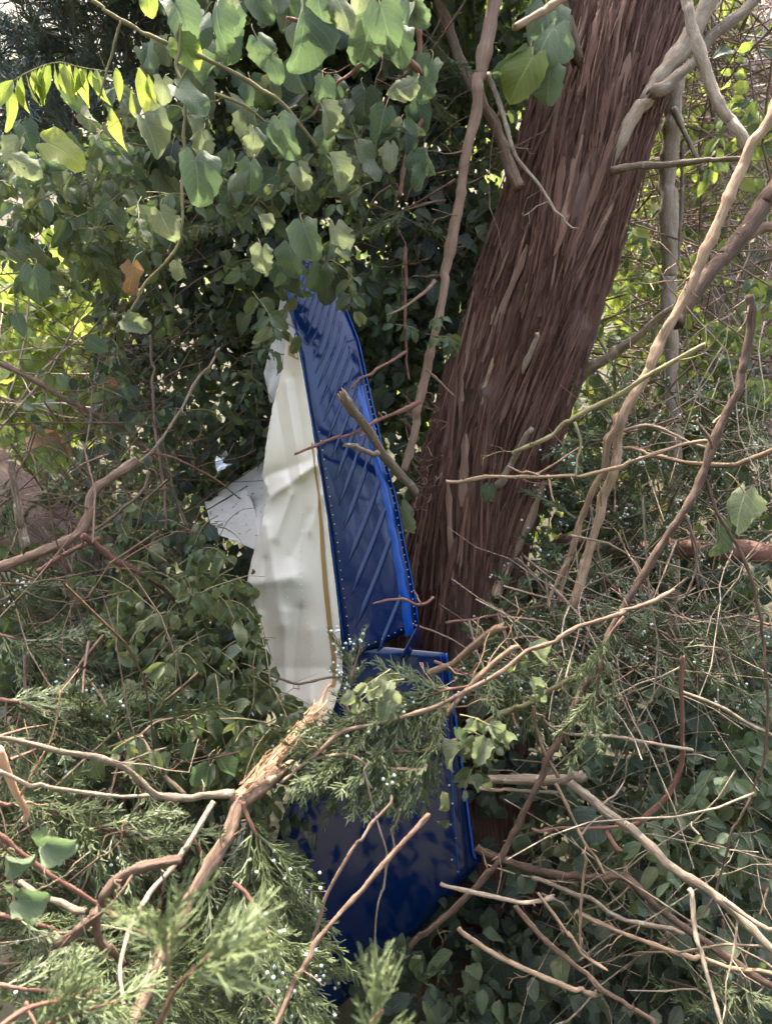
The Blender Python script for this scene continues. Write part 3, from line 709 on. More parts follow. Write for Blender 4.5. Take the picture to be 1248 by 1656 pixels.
for k in range(60):
    x, y = U(655, 712), U(640, 830); a = U(-.9, .9)
    stick(mb, [(x, y), (x+U(-14, 12), y-U(4, 18)), (x+U(-26, 22), y-U(-6, 26))], U(1.2, 2.6), .8, U(2.38, 2.5), U(2.33, 2.42), 4, .1, 0)
o = mb.obj('bark_fibres', M['strip'], cedar); o['kind'] = 'stuff'

CAMP = np.array((0, 0, CAMZ))
def hides_wreck(p):
    q = p-CAMP; dep = q[1]*cp-q[2]*sp; X = 624+F*q[0]/dep; y = 828-F*(q[1]*sp+q[2]*cp)/dep
    if 345 < X < 452 and 750 < y < 895 and 2.0 < p[1] < 2.95: return True
    if p[1] > 2.25: return False
    if 590 < y < 1085:
        l, r = lerp_table(WT, y)
        if l+6 < X < r+8: return True
    if 500 < y < 1050 and np.interp(y, *zip(*BL)) < X < np.interp(y, *zip(*BR))+12: return True
    if 1290 < y < 1600 and 545 < X < min(775, 775-(y-1385)*1.07 if y > 1385 else 775): return True
    return False
# ------------------------------------------------------------------ dead branches, each a thing of its own
# (name, label, material, width0, width1, depth0, depth1, main course in photo pixels, side twigs [(w0, w1, Y0, Y1, course)])
BR_ = [
 ('dead_limb', 'long peeling limb hanging straight down on the left of the cedar trunk', 'limbwood', 20, 11, 2.42, 2.28, [(806, -40), (799, 0), (779, 100), (766, 200), (744, 300), (731, 380), (713, 488), (697, 568), (681, 644), (660, 732), (652, 762)], [(6, 3, 2.3, 2.2, [(704, 455), (660, 492), (625, 508)]), (5, 3, 2.26, 2.2, [(693, 600), (715, 625), (732, 640)])]),
 ('dead_twig', 'thin grey twig slanting down across the upper trunk from the forked limb', 'grey', 9, 3, 2.44, 2.24, [(790, 120), (800, 150), (815, 190), (828, 235), (838, 262), (870, 300), (900, 340), (932, 374)], []),
 ('cut_branch', 'pale cut branch end poking in at the top, left of the trunk', 'tanwood', 13, 9, 2.2, 2.1, [(925, -14), (890, 10), (862, 26), (834, 40)], []),
 ('hanging_branch', 'smooth brown branch curving down from the top right edge to a knot', 'grey', 13, 19, 2.3, 2.2, [(1104, -30), (1109, 0), (1116, 40), (1131, 80), (1146, 125), (1166, 170), (1189, 202), (1206, 238)], []),
 ('split_branch', 'long tan split branch slanting down from the right edge past the trunk', 'tanwood', 17, 14, 2.05, 1.95, [(1262, 140), (1245, 185), (1210, 250), (1180, 310), (1133, 420), (1109, 472), (1080, 525), (1056, 580), (1028, 632), (1004, 676), (988, 768), (972, 820), (952, 893), (938, 940), (921, 984)], [(14, 6, 1.96, 1.93, [(1004, 676), (984, 715), (976, 760), (960, 788), (940, 841), (920, 893), (900, 975)]), (9, 5, 1.95, 1.9, [(940, 841), (926, 890), (905, 935), (885, 985)])]),
 ('rough_limb', 'dark rough limb rising to the right edge behind the tan split branch', 'brown', 28, 20, 2.35, 2.2, [(1275, 285), (1240, 320), (1205, 375), (1175, 410), (1135, 455), (1108, 492), (1092, 520)], [(15, 17, 2.3, 2.3, [(1265, 368), (1235, 368), (1205, 382), (1185, 402)])]),
 ('sapling', 'upright grey sapling stem standing right of the trunk', 'grey', 26, 15, 2.9, 2.8, [(1092, 120), (1087, 190), (1079, 300), (1082, 400), (1080, 500), (1085, 580), (1088, 662), (1092, 780), (1090, 900), (1088, 1100), (1084, 1200)], [(9, 6, 2.8, 2.7, [(1090, 178), (1100, 200), (1120, 240), (1136, 276)]), (6, 4, 2.8, 2.75, [(1105, 225), (1100, 350), (1096, 430)])]),
 ('dead_twig', 'long olive twig rising right across the foot of the split branch', 'olive', 7, 8, 2.0, 1.85, [(828, 735), (884, 708), (920, 680), (956, 660), (1004, 636), (1044, 608), (1089, 584), (1137, 557)], [(5, 3, 1.9, 1.85, [(925, 680), (937, 715), (930, 770)])]),
 ('dead_twig', 'nearly level pale twig lying across the trunk at mid height', 'tanwood', 6, 6, 1.95, 1.8, [(724, 779), (768, 775), (800, 772), (868, 772), (940, 768), (1000, 755), (1060, 735), (1110, 718), (1146, 712)], [(4, 2, 1.9, 1.85, [(882, 772), (890, 795), (896, 812)]), (4, 3, 1.9, 1.88, [(872, 770), (840, 760), (822, 752)]), (5, 3, 1.9, 1.9, [(868, 772), (900, 745), (935, 725)])]),
 ('long_stem', 'long leaning stem from the right edge down to the bottom beside the blue tip', 'brown', 14, 10, 1.75, 1.55, [(1207, 475), (1211, 528), (1201, 600), (1185, 648), (1161, 696), (1141, 753), (1125, 789), (1093, 845), (1060, 900), (1020, 965), (977, 1048), (935, 1130), (898, 1206), (862, 1276), (820, 1370), (775, 1434), (700, 1496), (660, 1530)], [(6, 4, 1.7, 1.6, [(1141, 775), (1161, 825), (1185, 873), (1209, 921), (1222, 960), (1236, 1048), (1242, 1136), (1236, 1223), (1214, 1294), (1183, 1342), (1157, 1447), (1095, 1505), (999, 1570)]), (5, 3, 1.7, 1.65, [(1109, 829), (1125, 881), (1121, 925), (1105, 965)]), (6, 3, 1.7, 1.7, [(1150, 725), (1140, 700), (1127, 680)])]),
 ('dead_twig', 'pale barkless twig running level to the right edge over the berries', 'tanwood', 7, 8, 2.05, 1.95, [(1000, 722), (1061, 740), (1109, 750), (1149, 752), (1189, 752), (1255, 730)], []),
 ('dead_twig', 'short curved grey twig just above the level pale one at right', 'grey', 6, 6, 2.1, 2.0, [(990, 702), (1044, 690), (1101, 708), (1141, 727), (1160, 735)], []),
 ('fallen_log', 'reddish fallen log lying level at the right edge', 'red', 24, 34, 2.75, 2.4, [(900, 872), (960, 886), (1030, 892), (1108, 886), (1180, 890), (1262, 894)], []),
 ('broken_branch', 'broken branch with a splintered pale tip in front of the blue panel', 'grey', 15, 15, 2.28, 1.95, [(672, 796), (645, 765), (620, 736), (604, 708), (580, 676), (552, 640)], [(10, 8, 2.05, 2.0, [(612, 734), (588, 728), (560, 721)])]),
 ('dead_twig', 'straight brown twig crossing the blue panel below the broken branch tip', 'red', 7, 4, 2.2, 1.9, [(680, 650), (669, 656), (588, 692), (540, 710), (476, 734)], [(3, 2, 2., 2., [(620, 678), (612, 668)]), (3, 2, 1.98, 1.95, [(590, 700), (580, 706)])]),
 ('dead_twig', 'red twig with a right angle joint hanging left of the peeling limb', 'red', 5, 4, 2.3, 2.2, [(656, 400), (658, 500), (656, 560), (657, 570), (659, 612)], [(5, 4, 2.22, 2.1, [(657, 570), (612, 596), (568, 627)])]),
 ('curved_branch', 'stout reddish branch arching at the left edge over the fallen trunk', 'brown', 15, 15, 1.95, 1.75, [(222, 745), (205, 755), (175, 774), (147, 805), (137, 851), (123, 868), (70, 889), (18, 910), (-20, 930)], []),
 ('dead_branch', 'reddish branch running down right from the arching branch at left', 'red', 11, 6, 1.8, 1.95, [(135, 866), (160, 885), (189, 907), (224, 928), (263, 952), (300, 985)], []),
 ('dead_branch', 'dark branch sloping across the bright gap at the left edge', 'brown', 8, 7, 2.4, 2.4, [(-20, 580), (0, 588), (53, 613), (105, 644), (168, 676), (210, 704), (245, 735), (280, 770)], []),
 ('dead_twig', 'thin bare twig slanting up right through the dark vines at left', 'grey', 5, 4, 1.95, 2.1, [(190, 770), (245, 732), (280, 679), (315, 620), (357, 560)], []),
 ('dead_twig', 'thin brown twig pointing down right at the white sheet', 'red', 4, 3, 2.0, 2.1, [(240, 728), (266, 735), (315, 756), (370, 788)], []),
 ('broken_stub', 'pale mottled upright stub at the left edge', 'grey', 10, 14, 1.7, 1.7, [(16, 745), (18, 760), (28, 816), (42, 889)], []),
 ('dead_twig', 'thin twig curving down left beneath the arching branch', 'brown', 5, 4, 1.9, 1.85, [(245, 763), (235, 790), (210, 816), (150, 858), (95, 872)], []),
 ('dead_twig', 'thin upright twig among the dark vines left of the white sheet', 'brown', 4, 5, 2.2, 2.1, [(245, 540), (246, 600), (249, 665), (261, 770), (271, 858)], []),
 ('torn_branch', 'torn branch with orange raw wood sweeping up to the gold stripe', 'brown', 22, 25, 1.02, 1.42, [(210, 1665), (228, 1625), (256, 1561), (288, 1493), (317, 1445), (345, 1397), (373, 1349), (385, 1304), (420, 1278), (448, 1252)], []),
 ('lichen_branch', 'pale lichened branch arching in from the left edge to the torn branch', 'grey', 9, 12, 1.15, 1.36, [(-15, 1190), (0, 1192), (80, 1208), (160, 1224), (212, 1248), (256, 1284), (280, 1286), (332, 1288), (372, 1284)], [(7, 6, 1.15, 1.32, [(0, 1250), (80, 1276), (160, 1288), (200, 1292), (250, 1290)])]),
 ('dead_branch', 'thin crooked branch falling from the torn branch to the bottom edge', 'grey', 9, 7, 1.3, 1.0, [(345, 1295), (312, 1349), (280, 1400), (240, 1441), (216, 1489), (196, 1561), (203, 1640)], []),
 ('broken_branch', 'bent smooth branch with a sawn looking end at lower left', 'brown', 15, 17, 1.05, 1.0, [(290, 1388), (224, 1405), (192, 1421), (168, 1453), (148, 1485), (112, 1513), (95, 1520)], [(14, 11, 1.0, 1.1, [(150, 1482), (160, 1505), (172, 1533), (192, 1570)]), (5, 3, 1.02, 1.0, [(195, 1420), (190, 1432), (194, 1440)])]),
 ('dead_branch', 'thin red branch running down right from the left edge to the bent branch', 'red', 9, 7, 1.1, 1.2, [(-10, 1346), (0, 1353), (28, 1377), (80, 1417), (140, 1453), (208, 1497), (256, 1513), (290, 1500)], []),
 ('dead_branch', 'short stout branch below the bent branch, under the left leaves', 'grey', 9, 12, 1.05, 1.0, [(30, 1422), (60, 1437), (100, 1453), (142, 1482)], []),
 ('near_branch', 'bare brown branch close by at the bottom left corner', 'red', 9, 6, .72, .8, [(-20, 1662), (0, 1650), (40, 1625), (100, 1613), (155, 1605)], [(6, 3, .75, .74, [(40, 1625), (55, 1650), (62, 1670)])]),
 ('broken_branch', 'broken branch showing orange wood at the left edge', 'raw', 15, 10, 1.2, 1.25, [(-8, 1215), (0, 1232), (20, 1280), (44, 1325)], []),
 ('dead_twig', 'slender level red twig above the bent branch at lower left', 'red', 4, 5, 1.35, 1.4, [(140, 1357), (188, 1349), (240, 1355), (300, 1362)], []),
 ('dead_twig', 'forked pale twig in the middle of the lower left vines', 'tanwood', 7, 7, 1.5, 1.45, [(228, 1192), (248, 1232), (275, 1262), (300, 1284)], [(4, 3, 1.5, 1.55, [(228, 1192), (256, 1168), (320, 1152), (362, 1138)])]),
 ('dead_twig', 'long bare twig slanting across the dark blue tip to the bottom edge', 'brown', 9, 9, 1.1, 1.35, [(440, 1668), (445, 1656), (506, 1536), (562, 1466), (623, 1395), (694, 1323)], []),
 ('dead_twig', 'thinner twig just left of the long one across the dark blue tip', 'brown', 7, 5, 1.25, 1.35, [(492, 1580), (497, 1550), (520, 1456), (562, 1386), (605, 1330), (634, 1292)], []),
 ('hanging_twig', 'thin crooked twig dangling in front of the dark blue tip', 'grey', 4, 3, 1.38, 1.35, [(590, 1231), (605, 1316), (623, 1381), (609, 1489), (607, 1560), (620, 1607)], [(4, 3, 1.4, 1.38, [(647, 1300), (628, 1377), (624, 1400)])]),
 ('dead_twig', 'wavy tan twig running level through the juniper over the blue tip', 'tanwood', 6, 6, 1.45, 1.42, [(690, 1236), (684, 1241), (619, 1238), (553, 1224), (506, 1231), (455, 1262)], []),
 ('dead_branch', 'long branch rising right from the juniper across the dark tangle', 'brown', 7, 7, 1.42, 1.6, [(500, 1230), (562, 1185), (628, 1166), (700, 1144), (788, 1096), (884, 1039), (963, 1004), (1034, 978), (1095, 958)], []),
 ('broken_branch', 'thick broken tan branch end just above the blue tip corner', 'tanwood', 12, 14, 1.75, 1.62, [(690, 1085), (735, 1070), (766, 1043), (810, 1012)], []),
 ('broken_branch', 'pale forked branch crossing below the thick broken tan end', 'tanwood', 8, 9, 1.5, 1.55, [(680, 1240), (700, 1190), (718, 1162), (766, 1105), (800, 1072), (834, 1046)], []),
 ('short_log', 'stubby sawn log pointing right beside the edge of the blue tip', 'grey', 15, 17, 1.75, 1.6, [(757, 1262), (800, 1264), (832, 1263), (898, 1261), (942, 1254)], [(6, 6, 1.72, 1.62, [(770, 1276), (840, 1280), (906, 1281)])]),
 ('pale_branch', 'pale mottled branch sloping from the stubby log to the right edge', 'grey', 13, 15, 1.6, 1.35, [(918, 1260), (924, 1267), (963, 1302), (1007, 1333), (1060, 1373), (1104, 1412), (1139, 1439), (1183, 1469), (1244, 1531), (1270, 1555)], [(9, 7, 1.42, 1.36, [(1165, 1455), (1200, 1478), (1256, 1512)]), (9, 6, 1.44, 1.3, [(1117, 1434), (1126, 1496), (1135, 1548), (1168, 1665)])]),
 ('dark_branch', 'dark grey branch below and parallel to the pale sloping one', 'brown', 13, 13, 1.75, 1.5, [(770, 1365), (779, 1373), (854, 1404), (946, 1421), (1016, 1423), (1064, 1469), (1121, 1509), (1183, 1553), (1250, 1598)], []),
 ('dead_twig', 'pale twig between the two dark branches at lower right', 'grey', 7, 8, 1.65, 1.55, [(860, 1418), (867, 1421), (946, 1452), (1007, 1487), (1104, 1507)], []),
 ('dead_branch', 'long pale branch ending at the right edge below the dark grey one', 'tanwood', 8, 7, 1.62, 1.4, [(930, 1475), (963, 1491), (1016, 1513), (1095, 1540), (1183, 1564), (1255, 1574)], []),
 ('dead_branch', 'short pale branch right of the lowest blue edge', 'grey', 7, 8, 1.55, 1.5, [(715, 1428), (722, 1432), (788, 1447), (841, 1458), (894, 1453)], []),
 ('dead_branch', 'branch running down right just beneath the short pale one', 'tanwood', 8, 9, 1.5, 1.45, [(740, 1500), (748, 1509), (801, 1548), (876, 1579), (963, 1610)], []),
 ('dead_branch', 'dark slanting branch under the pale crooked twig at lower right', 'brown', 9, 8, 1.55, 1.4, [(835, 1460), (841, 1469), (876, 1513), (937, 1570), (1007, 1619), (1060, 1660)], []),
 ('dead_twig', 'pale crooked twig crossing the slanting branch at lower right', 'tanwood', 6, 5, 1.5, 1.42, [(870, 1448), (876, 1456), (911, 1500), (937, 1544), (981, 1570)], []),
 ('red_stem', 'upright reddish stem with a snapped top at right, bending to the left', 'red', 9, 7, 1.75, 1.7, [(1034, 1328), (1025, 1333), (1078, 1285), (1096, 1245), (1104, 1200), (1104, 1136), (1100, 1061)], [(6, 5, 1.72, 1.7, [(862, 1344), (946, 1344), (1034, 1333)]), (8, 7, 1.72, 1.65, [(981, 1342), (1003, 1381), (1016, 1417)])]),
 ('dead_twig', 'thin jointed twig dropping from the stubby log end', 'tanwood', 6, 5, 1.58, 1.5, [(900, 1268), (906, 1280), (937, 1346), (981, 1418)], [(5, 4, 1.54, 1.5, [(946, 1377), (939, 1465), (935, 1536)])]),
 ('dead_twig', 'short twig rising up left from the stubby log end', 'brown', 7, 6, 1.6, 1.65, [(900, 1256), (898, 1250), (876, 1206), (862, 1140)], [(5, 4, 1.6, 1.58, [(866, 1150), (890, 1175), (912, 1188)])]),
 ('dead_twig', 'level grey twig above the honeysuckle leaves at right', 'grey', 6, 5, 1.8, 1.7, [(912, 1188), (920, 1188), (1007, 1193), (1060, 1200), (1119, 1211)], []),
 ('dead_twig', 'thin grey branch sloping to the right edge beside the red stem', 'grey', 6, 6, 1.8, 1.7, [(1095, 1120), (1100, 1122), (1161, 1144), (1240, 1184), (1262, 1196)], []),
 ('dead_branch', 'curved olive branch right of the blue tip, above the stubby log', 'olive', 10, 8, 1.65, 1.75, [(945, 1090), (941, 1092), (889, 1118), (845, 1140), (805, 1158), (760, 1185)], []),
 ('dead_twig', 'thin reddish twig hooked over the lower end of the blue panel', 'red', 5, 4, 1.95, 1.85, [(702, 965), (690, 975), (675, 976), (650, 968), (603, 977)], [(3, 2, 1.9, 1.95, [(680, 975), (676, 960), (668, 955)])]),
 ('dead_twig', 'short brown twig lying across the tip of the white skin', 'brown', 5, 4, 1.75, 1.8, [(410, 1078), (430, 1090), (480, 1106), (530, 1096), (562, 1094)], []),
 ('vine_stem', 'long olive vine stem slanting down right across the top left', 'olive', 6, 6, 1.9, 2.05, [(145, -5), (195, 32), (240, 58), (300, 82), (350, 104), (400, 128), (460, 170), (490, 205), (512, 234)], [(4, 3, 1.92, 1.95, [(195, 32), (185, 75), (172, 120), (162, 165)])]),
 ('dead_twig', 'dark red twig pointing left at the top centre', 'red', 5, 9, 2.0, 2.15, [(462, 31), (520, 37), (565, 50), (600, 60), (640, 82), (680, 118)], [(5, 4, 2.1, 2.05, [(615, 84), (570, 115), (530, 150), (505, 190)])]),
 ('dead_branch', 'dark red branch hanging at the top left of the peeling limb', 'red', 8, 6, 2.25, 2.2, [(676, 50), (680, 110), (690, 180), (672, 215), (655, 260), (645, 320)], []),
 ('trailing_stem', 'long pale vine stem looping down through the upper left leaves', 'olive', 5, 4, 1.95, 1.9, [(292, 40), (285, 105), (300, 150), (298, 300), (300, 360), (285, 405), (240, 455), (215, 500), (190, 530)], []),
 ('dead_twig', 'forked olive twig below the long vine stem at top left', 'olive', 5, 4, 2.0, 2.1, [(345, 152), (385, 162), (420, 190), (437, 205)], [(4, 3, 2.05, 2.1, [(437, 205), (460, 180), (482, 170)])]),
 ('fallen_log', 'brown fibrous fallen trunk sloping at the left edge', 'pinkbark', 110, 95, 2.7, 2.45, [(-120, 690), (-40, 765), (40, 835), (130, 905), (210, 985)], []),
 ('dead_branch', 'tan bare branch lying under the fallen trunk at left', 'red', 9, 7, 1.9, 1.95, [(60, 925), (90, 905), (130, 885), (165, 872)], []),
]
for nm, lab, mt, w0, w1, Y0, Y1, pts, side in BR_:
    mb = MB(); C, R = stick(mb, pts, w0, w1, Y0, Y1, ns=64 if 'fibrous' in lab else None, rough=.11 if 'fibrous' in lab else .2, jag=1.6 if 'broken' in nm or 'split' in nm or 'red_stem' == nm else .8)
    o = mb.obj(nm, M[mt], None, True, C[0]); top(o, lab, 'log' if 'log' in nm else 'twig' if 'twig' in nm else 'stem' if 'stem' in nm else 'sapling' if nm == 'sapling' else 'branch')
    for a, b, ya, yb, ps in side:
        mb = MB(); stick(mb, ps, a, b, ya, yb); mb.obj('side_twig', M[mt], o)
    L = np.linalg.norm(np.diff(C, axis=0), axis=1).sum()
    if nm in ('dead_branch', 'dead_twig', 'split_branch', 'lichen_branch', 'pale_branch', 'dark_branch', 'long_stem', 'torn_branch', 'broken_branch', 'curved_branch', 'hanging_twig', 'rough_limb', 'dead_limb'):
        for k in range(int(L*9)+1):   # small spurs
            q = int(RNG.integers(2, len(C)-2)); d = nrm(nrm(C[q+1]-C[q])*U(-.2, .9)+RNG.normal(0, .8, 3)); long_ = RNG.random() < .4
            l = U(.06, .22) if long_ else U(.012, .05); mb = MB(); r0 = np.clip(R[q]*.35, .0011, .003)
            P = [C[q]]; dd = d
            for _ in range(5 if long_ else 2): dd = nrm(dd+RNG.normal(0, .22, 3)); P.append(P[-1]+dd*l/(5 if long_ else 2))
            if any(hides_wreck(p_) for p_ in P[2:]): continue
            P = np.array(P); tube(mb, P, np.linspace(r0, .0008, len(P)), 5, .15, q, 0); mb.obj('spur', M[mt], o)
            if long_:
                for f_ in (2, 4):
                    mb = MB(); d2 = nrm(dd+RNG.normal(0, .7, 3)); tube(mb, np.array([P[f_], P[f_]+d2*l*.2, P[f_]+nrm(d2+RNG.normal(0, .3, 3))*l*.4]), np.linspace(r0*.6, .0006, 3), 4, .1, q, 0); mb.obj('spur', M[mt], o)
    if nm == 'broken_branch' and 'pale tip' in lab:
        mb = MB(); d = nrm(C[-1]-C[-3])
        for k in range(9):
            p = C[-1]+RNG.normal(0, .35, 3)*R[-1]*1.3; tube(mb, spline([p-d*.012, p, p+d*U(.004, .016)], 4), [.0042, .004, .002, .001], 5, .2, k, 0)
        mb.obj('splintered_wood', M['raw'], o)
    if nm == 'torn_branch':
        for k, (pp, a, b) in enumerate([([(384, 1290), (420, 1264), (455, 1226), (485, 1185), (500, 1160)], 15, 9), ([(400, 1270), (450, 1222), (490, 1175), (515, 1140), (533, 1108)], 12, 6), ([(430, 1268), (475, 1232), (505, 1195), (520, 1165)], 12, 5), ([(372, 1290), (412, 1264), (440, 1243), (470, 1205)], 9, 5)]):
            mb = MB(); stick(mb, pp, a, b, 1.38, 1.62 if k else 1.5, 9, .35, 2.5); mb.obj('torn_wood', M['raw'], o)
        mb = MB()
        for k in range(90):
            t = U(0, 1); x, y = 385+t*120, 1288-t*130; dx, dy = x+U(-10, 10), y+U(-10, 10); l_ = U(18, 60); stick(mb, [(dx, dy), (dx+l_*.35, dy-l_*.36+U(-2, 2)), (dx+l_*.7+U(-3, 3), dy-l_*.75+U(-3, 3))], U(1.2, 3.), .7, 1.36+t*.1, 1.37+t*.12, 4, .2, 0)
        q_ = mb.obj('wood_fibres', M['raw'], o); q_['kind'] = 'stuff'

# ------------------------------------------------------------------ vines and shrubs
def face_normal(p, up=.4, side=.6):
    n = nrm(CAMP-p)+np.array((RNG.normal(0, side), RNG.normal(0, side*.6), abs(RNG.normal(up, .35)))); return nrm(n)
def blob_pt(b):
    px, py, rx, ry, Ya, Yb = b[:6]
    while True:
        a, c = U(-1, 1), U(-1, 1)
        if a*a+c*c <= 1: break
    Y = U(Ya, Yb); return at(px+a*rx, py+c*ry, Y)
def plant(name, label, cat, blobs, keys, size, nparts, group=None, stem='olive', tl=(.12, .34), node=.035, pair=True, hang=1., up=.4, seeds=0, stemw=.0016, side=.6, grav=.55):
    """a leafy vine: hanging shoots with leaves at the nodes. blobs: (px, py, rx, ry, Y0, Y1, shoots)"""
    b0 = blobs[0]; root = empty(name, tuple(at(b0[0], b0[1]+b0[3], (b0[4]+b0[5])/2)), label, cat, group)
    fo = Foliage(); mb = MB(); sb = MB()
    for b in blobs:
        for k in range(b[6]):
            mb = MB(); p = blob_pt(b); d = nrm(np.array((RNG.normal(0, .6), RNG.normal(-.15, .4), RNG.normal(.1, .4)))); L = U(*tl); m = max(3, int(L/node))
            P = [p]
            for q in range(m):
                d = nrm(d+np.array((RNG.normal(0, .16), RNG.normal(0, .13), RNG.normal(-.20*hang, .12)))); P.append(P[-1]+d*L/m)
            P = np.array(P); C = spline(P, m*2+1); tube(mb, C, np.linspace(stemw, stemw*.55, len(C)), 4, .1, k, 0, False); mb.obj('stem', M[stem], root)
            for q in range(1, m+1):
                for sgn in ((-1, 1) if pair else ((-1) ** q,)):
                    if RNG.random() < .14: continue
                    a = RNG.normal(0, .5); sd_ = np.array((math.cos(a)*sgn, math.sin(a)*.6, 0))
                    tip = nrm(sd_*U(.35, .9)+np.array((0, -.15, -grav*U(.3, 1.8)*hang))+d*.3)
                    key = keys[RNG.integers(len(keys))]; sz = size*U(.55, 1.18)*(1.0-.35*q/m*(RNG.random() < .6))
                    pt = P[q]+tip*.006
                    if hides_wreck(pt+tip*sz*.5): continue
                    fo.add(key, pt, tip, face_normal(pt, up, side), sz)
            if seeds and RNG.random() < seeds:
                for _ in range(16): e = P[-1]+RNG.normal(0, .018, 3); ico(sb, e, U(.0018, .0032)); seg(sb, P[-1], e, .0005, .0004)
    fo.emit(root, nparts)
    if sb.n: o = sb.obj('seed_heads', M['seed'], root); o['kind'] = 'stuff'
    return root
def big_leaves(name, label, cat, lst, stemcol='olive', group=None, petiole=True):
    """broad leaves set one by one: (px, py, Y, size_px, angle of the tip in the picture (0 = down), key, lean)"""
    x0 = lst[0]; root = empty(name, tuple(at(x0[0], x0[1], x0[2])), label, cat, group); mb = MB()
    for (px, py, Y, s, ang, key, lean) in lst:
        a = math.radians(ang); tip = np.array((math.sin(a), -.12+lean*.35, -math.cos(a))); size = s*.82*mpp(Y)
        base = at(px-math.sin(a)*s*.45, py-math.cos(a)*s*.45, Y)
        n = np.array((RNG.normal(0, .65)+lean*.3, -1, .35+RNG.normal(0, .4))); k = RNG.integers(len(LEAF[key][0]))
        lo = link('leaf', LEAF[key][1][k], None, root, Matrix(lmat(base, tip, n, size).tolist()))
        if petiole:
            e = base+size*np.array((U(-.25, .25), U(.1, .5), U(.2, .55))); tube(mb, spline([base, base*.5+e*.5+np.array((U(-.01, .01), 0, .1*size)), e], 6), [size*.014]*6, 5, .05, int(px), 0, False); mb.obj('petiole', M[stemcol], lo); mb = MB()
    return root

plant('honeysuckle_vine', 'leafy green vine with seed heads draped at the upper left', 'vine',
      [(120, 300, 130, 70, 2.0, 2.35, 24), (60, 360, 70, 80, 2.0, 2.3, 14), (190, 370, 120, 60, 2.05, 2.4, 18), (230, 230, 90, 60, 2.1, 2.4, 12), (30, 410, 30, 30, 2.1, 2.4, 3)], ['honey', 'honey', 'honey', 'wilt'], .062, 290, seeds=.6, tl=(.10, .22))
plant('honeysuckle_vine', 'drooping vine leaves hanging over the top of the blue panel', 'vine',
      [(545, 290, 80, 34, 2.05, 2.3, 11), (390, 310, 70, 40, 2.05, 2.3, 9), (510, 425, 60, 26, 2.0, 2.12, 7), (420, 470, 18, 34, 2.0, 2.15, 3), (450, 560, 16, 50, 2.1, 2.2, 4), (600, 230, 50, 40, 2.2, 2.4, 6)], ['honey', 'wilt'], .058, 160, tl=(.08, .2))
plant('honeysuckle_vine', 'small leaf cluster caught on the peeling limb left of the trunk', 'vine', [(694, 532, 20, 10, 2.2, 2.25, 3), (712, 545, 10, 8, 2.2, 2.24, 2)], ['wilt', 'honey'], .05, 40, tl=(.04, .1))
plant('wilted_vine', 'thick curtain of wilted vine leaves left of the white skin at mid height', 'vine',
      [(300, 1010, 90, 70, 1.75, 1.98, 30), (250, 960, 80, 60, 1.85, 2.05, 16), (345, 930, 40, 40, 1.9, 2.1, 12), (330, 1110, 110, 60, 1.65, 1.9, 30), (420, 1150, 45, 50, 1.62, 1.78, 12)], ['wilt'], .058, 300, tl=(.1, .26), hang=1.2)
plant('wilted_vine', 'lower tangle of wilted leaves beside the torn branch', 'vine',
      [(330, 1195, 110, 45, 1.5, 1.75, 24), (440, 1205, 45, 35, 1.5, 1.65, 10), (250, 1130, 60, 40, 1.65, 1.85, 9)], ['wilt', 'wilt', 'honey'], .058, 170, tl=(.08, .2), hang=1.2)
plant('wilted_vine', 'shaded vine leaves around the white sheet at left', 'vine',
      [(300, 850, 60, 50, 2.1, 2.3, 14), (230, 860, 60, 60, 2.05, 2.3, 12), (240, 650, 80, 70, 2.3, 2.6, 12), (130, 720, 80, 50, 2.3, 2.6, 8), (380, 620, 40, 90, 2.4, 2.6, 7), (175, 600, 60, 40, 2.2, 2.5, 7)], ['wilt', 'dim', 'honey'], .055, 220, tl=(.08, .22))
plant('honeysuckle_bush', 'green leafy shoots on the right below the reddish log', 'shrub',
      [(1010, 1200, 60, 50, 2.0, 2.3, 9), (1090, 1230, 110, 50, 1.9, 2.2, 18), (1180, 1300, 70, 60, 1.85, 2.1, 13), (1090, 1330, 60, 40, 1.9, 2.1, 6), (1200, 1150, 50, 60, 2.0, 2.3, 6)], ['honey'], .068, 190, tl=(.15, .34), node=.045, hang=.4, grav=.7)
plant('honeysuckle_bush', 'sunlit leafy stems at the right edge behind the tan split branch', 'shrub',
      [(1120, 560, 50, 60, 3.0, 3.5, 9), (1190, 600, 60, 60, 2.9, 3.4, 9), (1080, 400, 40, 120, 3.1, 3.6, 12), (1200, 180, 50, 50, 2.8, 3.2, 6), (1150, 250, 40, 60, 3.0, 3.4, 6), (1220, 500, 30, 60, 3., 3.4, 5)], ['limeS', 'honey', 'limeS'], .085, 200, tl=(.15, .35), hang=.6)
plant('leafy_vine', 'wilted pale leaves lying on the juniper over the blue tip', 'vine', [(630, 1095, 28, 14, 1.42, 1.5, 4), (780, 1210, 16, 18, 1.45, 1.5, 3), (845, 1085, 16, 10, 1.5, 1.55, 2), (740, 1180, 8, 30, 1.42, 1.46, 2)], ['wilt', 'pale'], .048, 40, tl=(.05, .1))

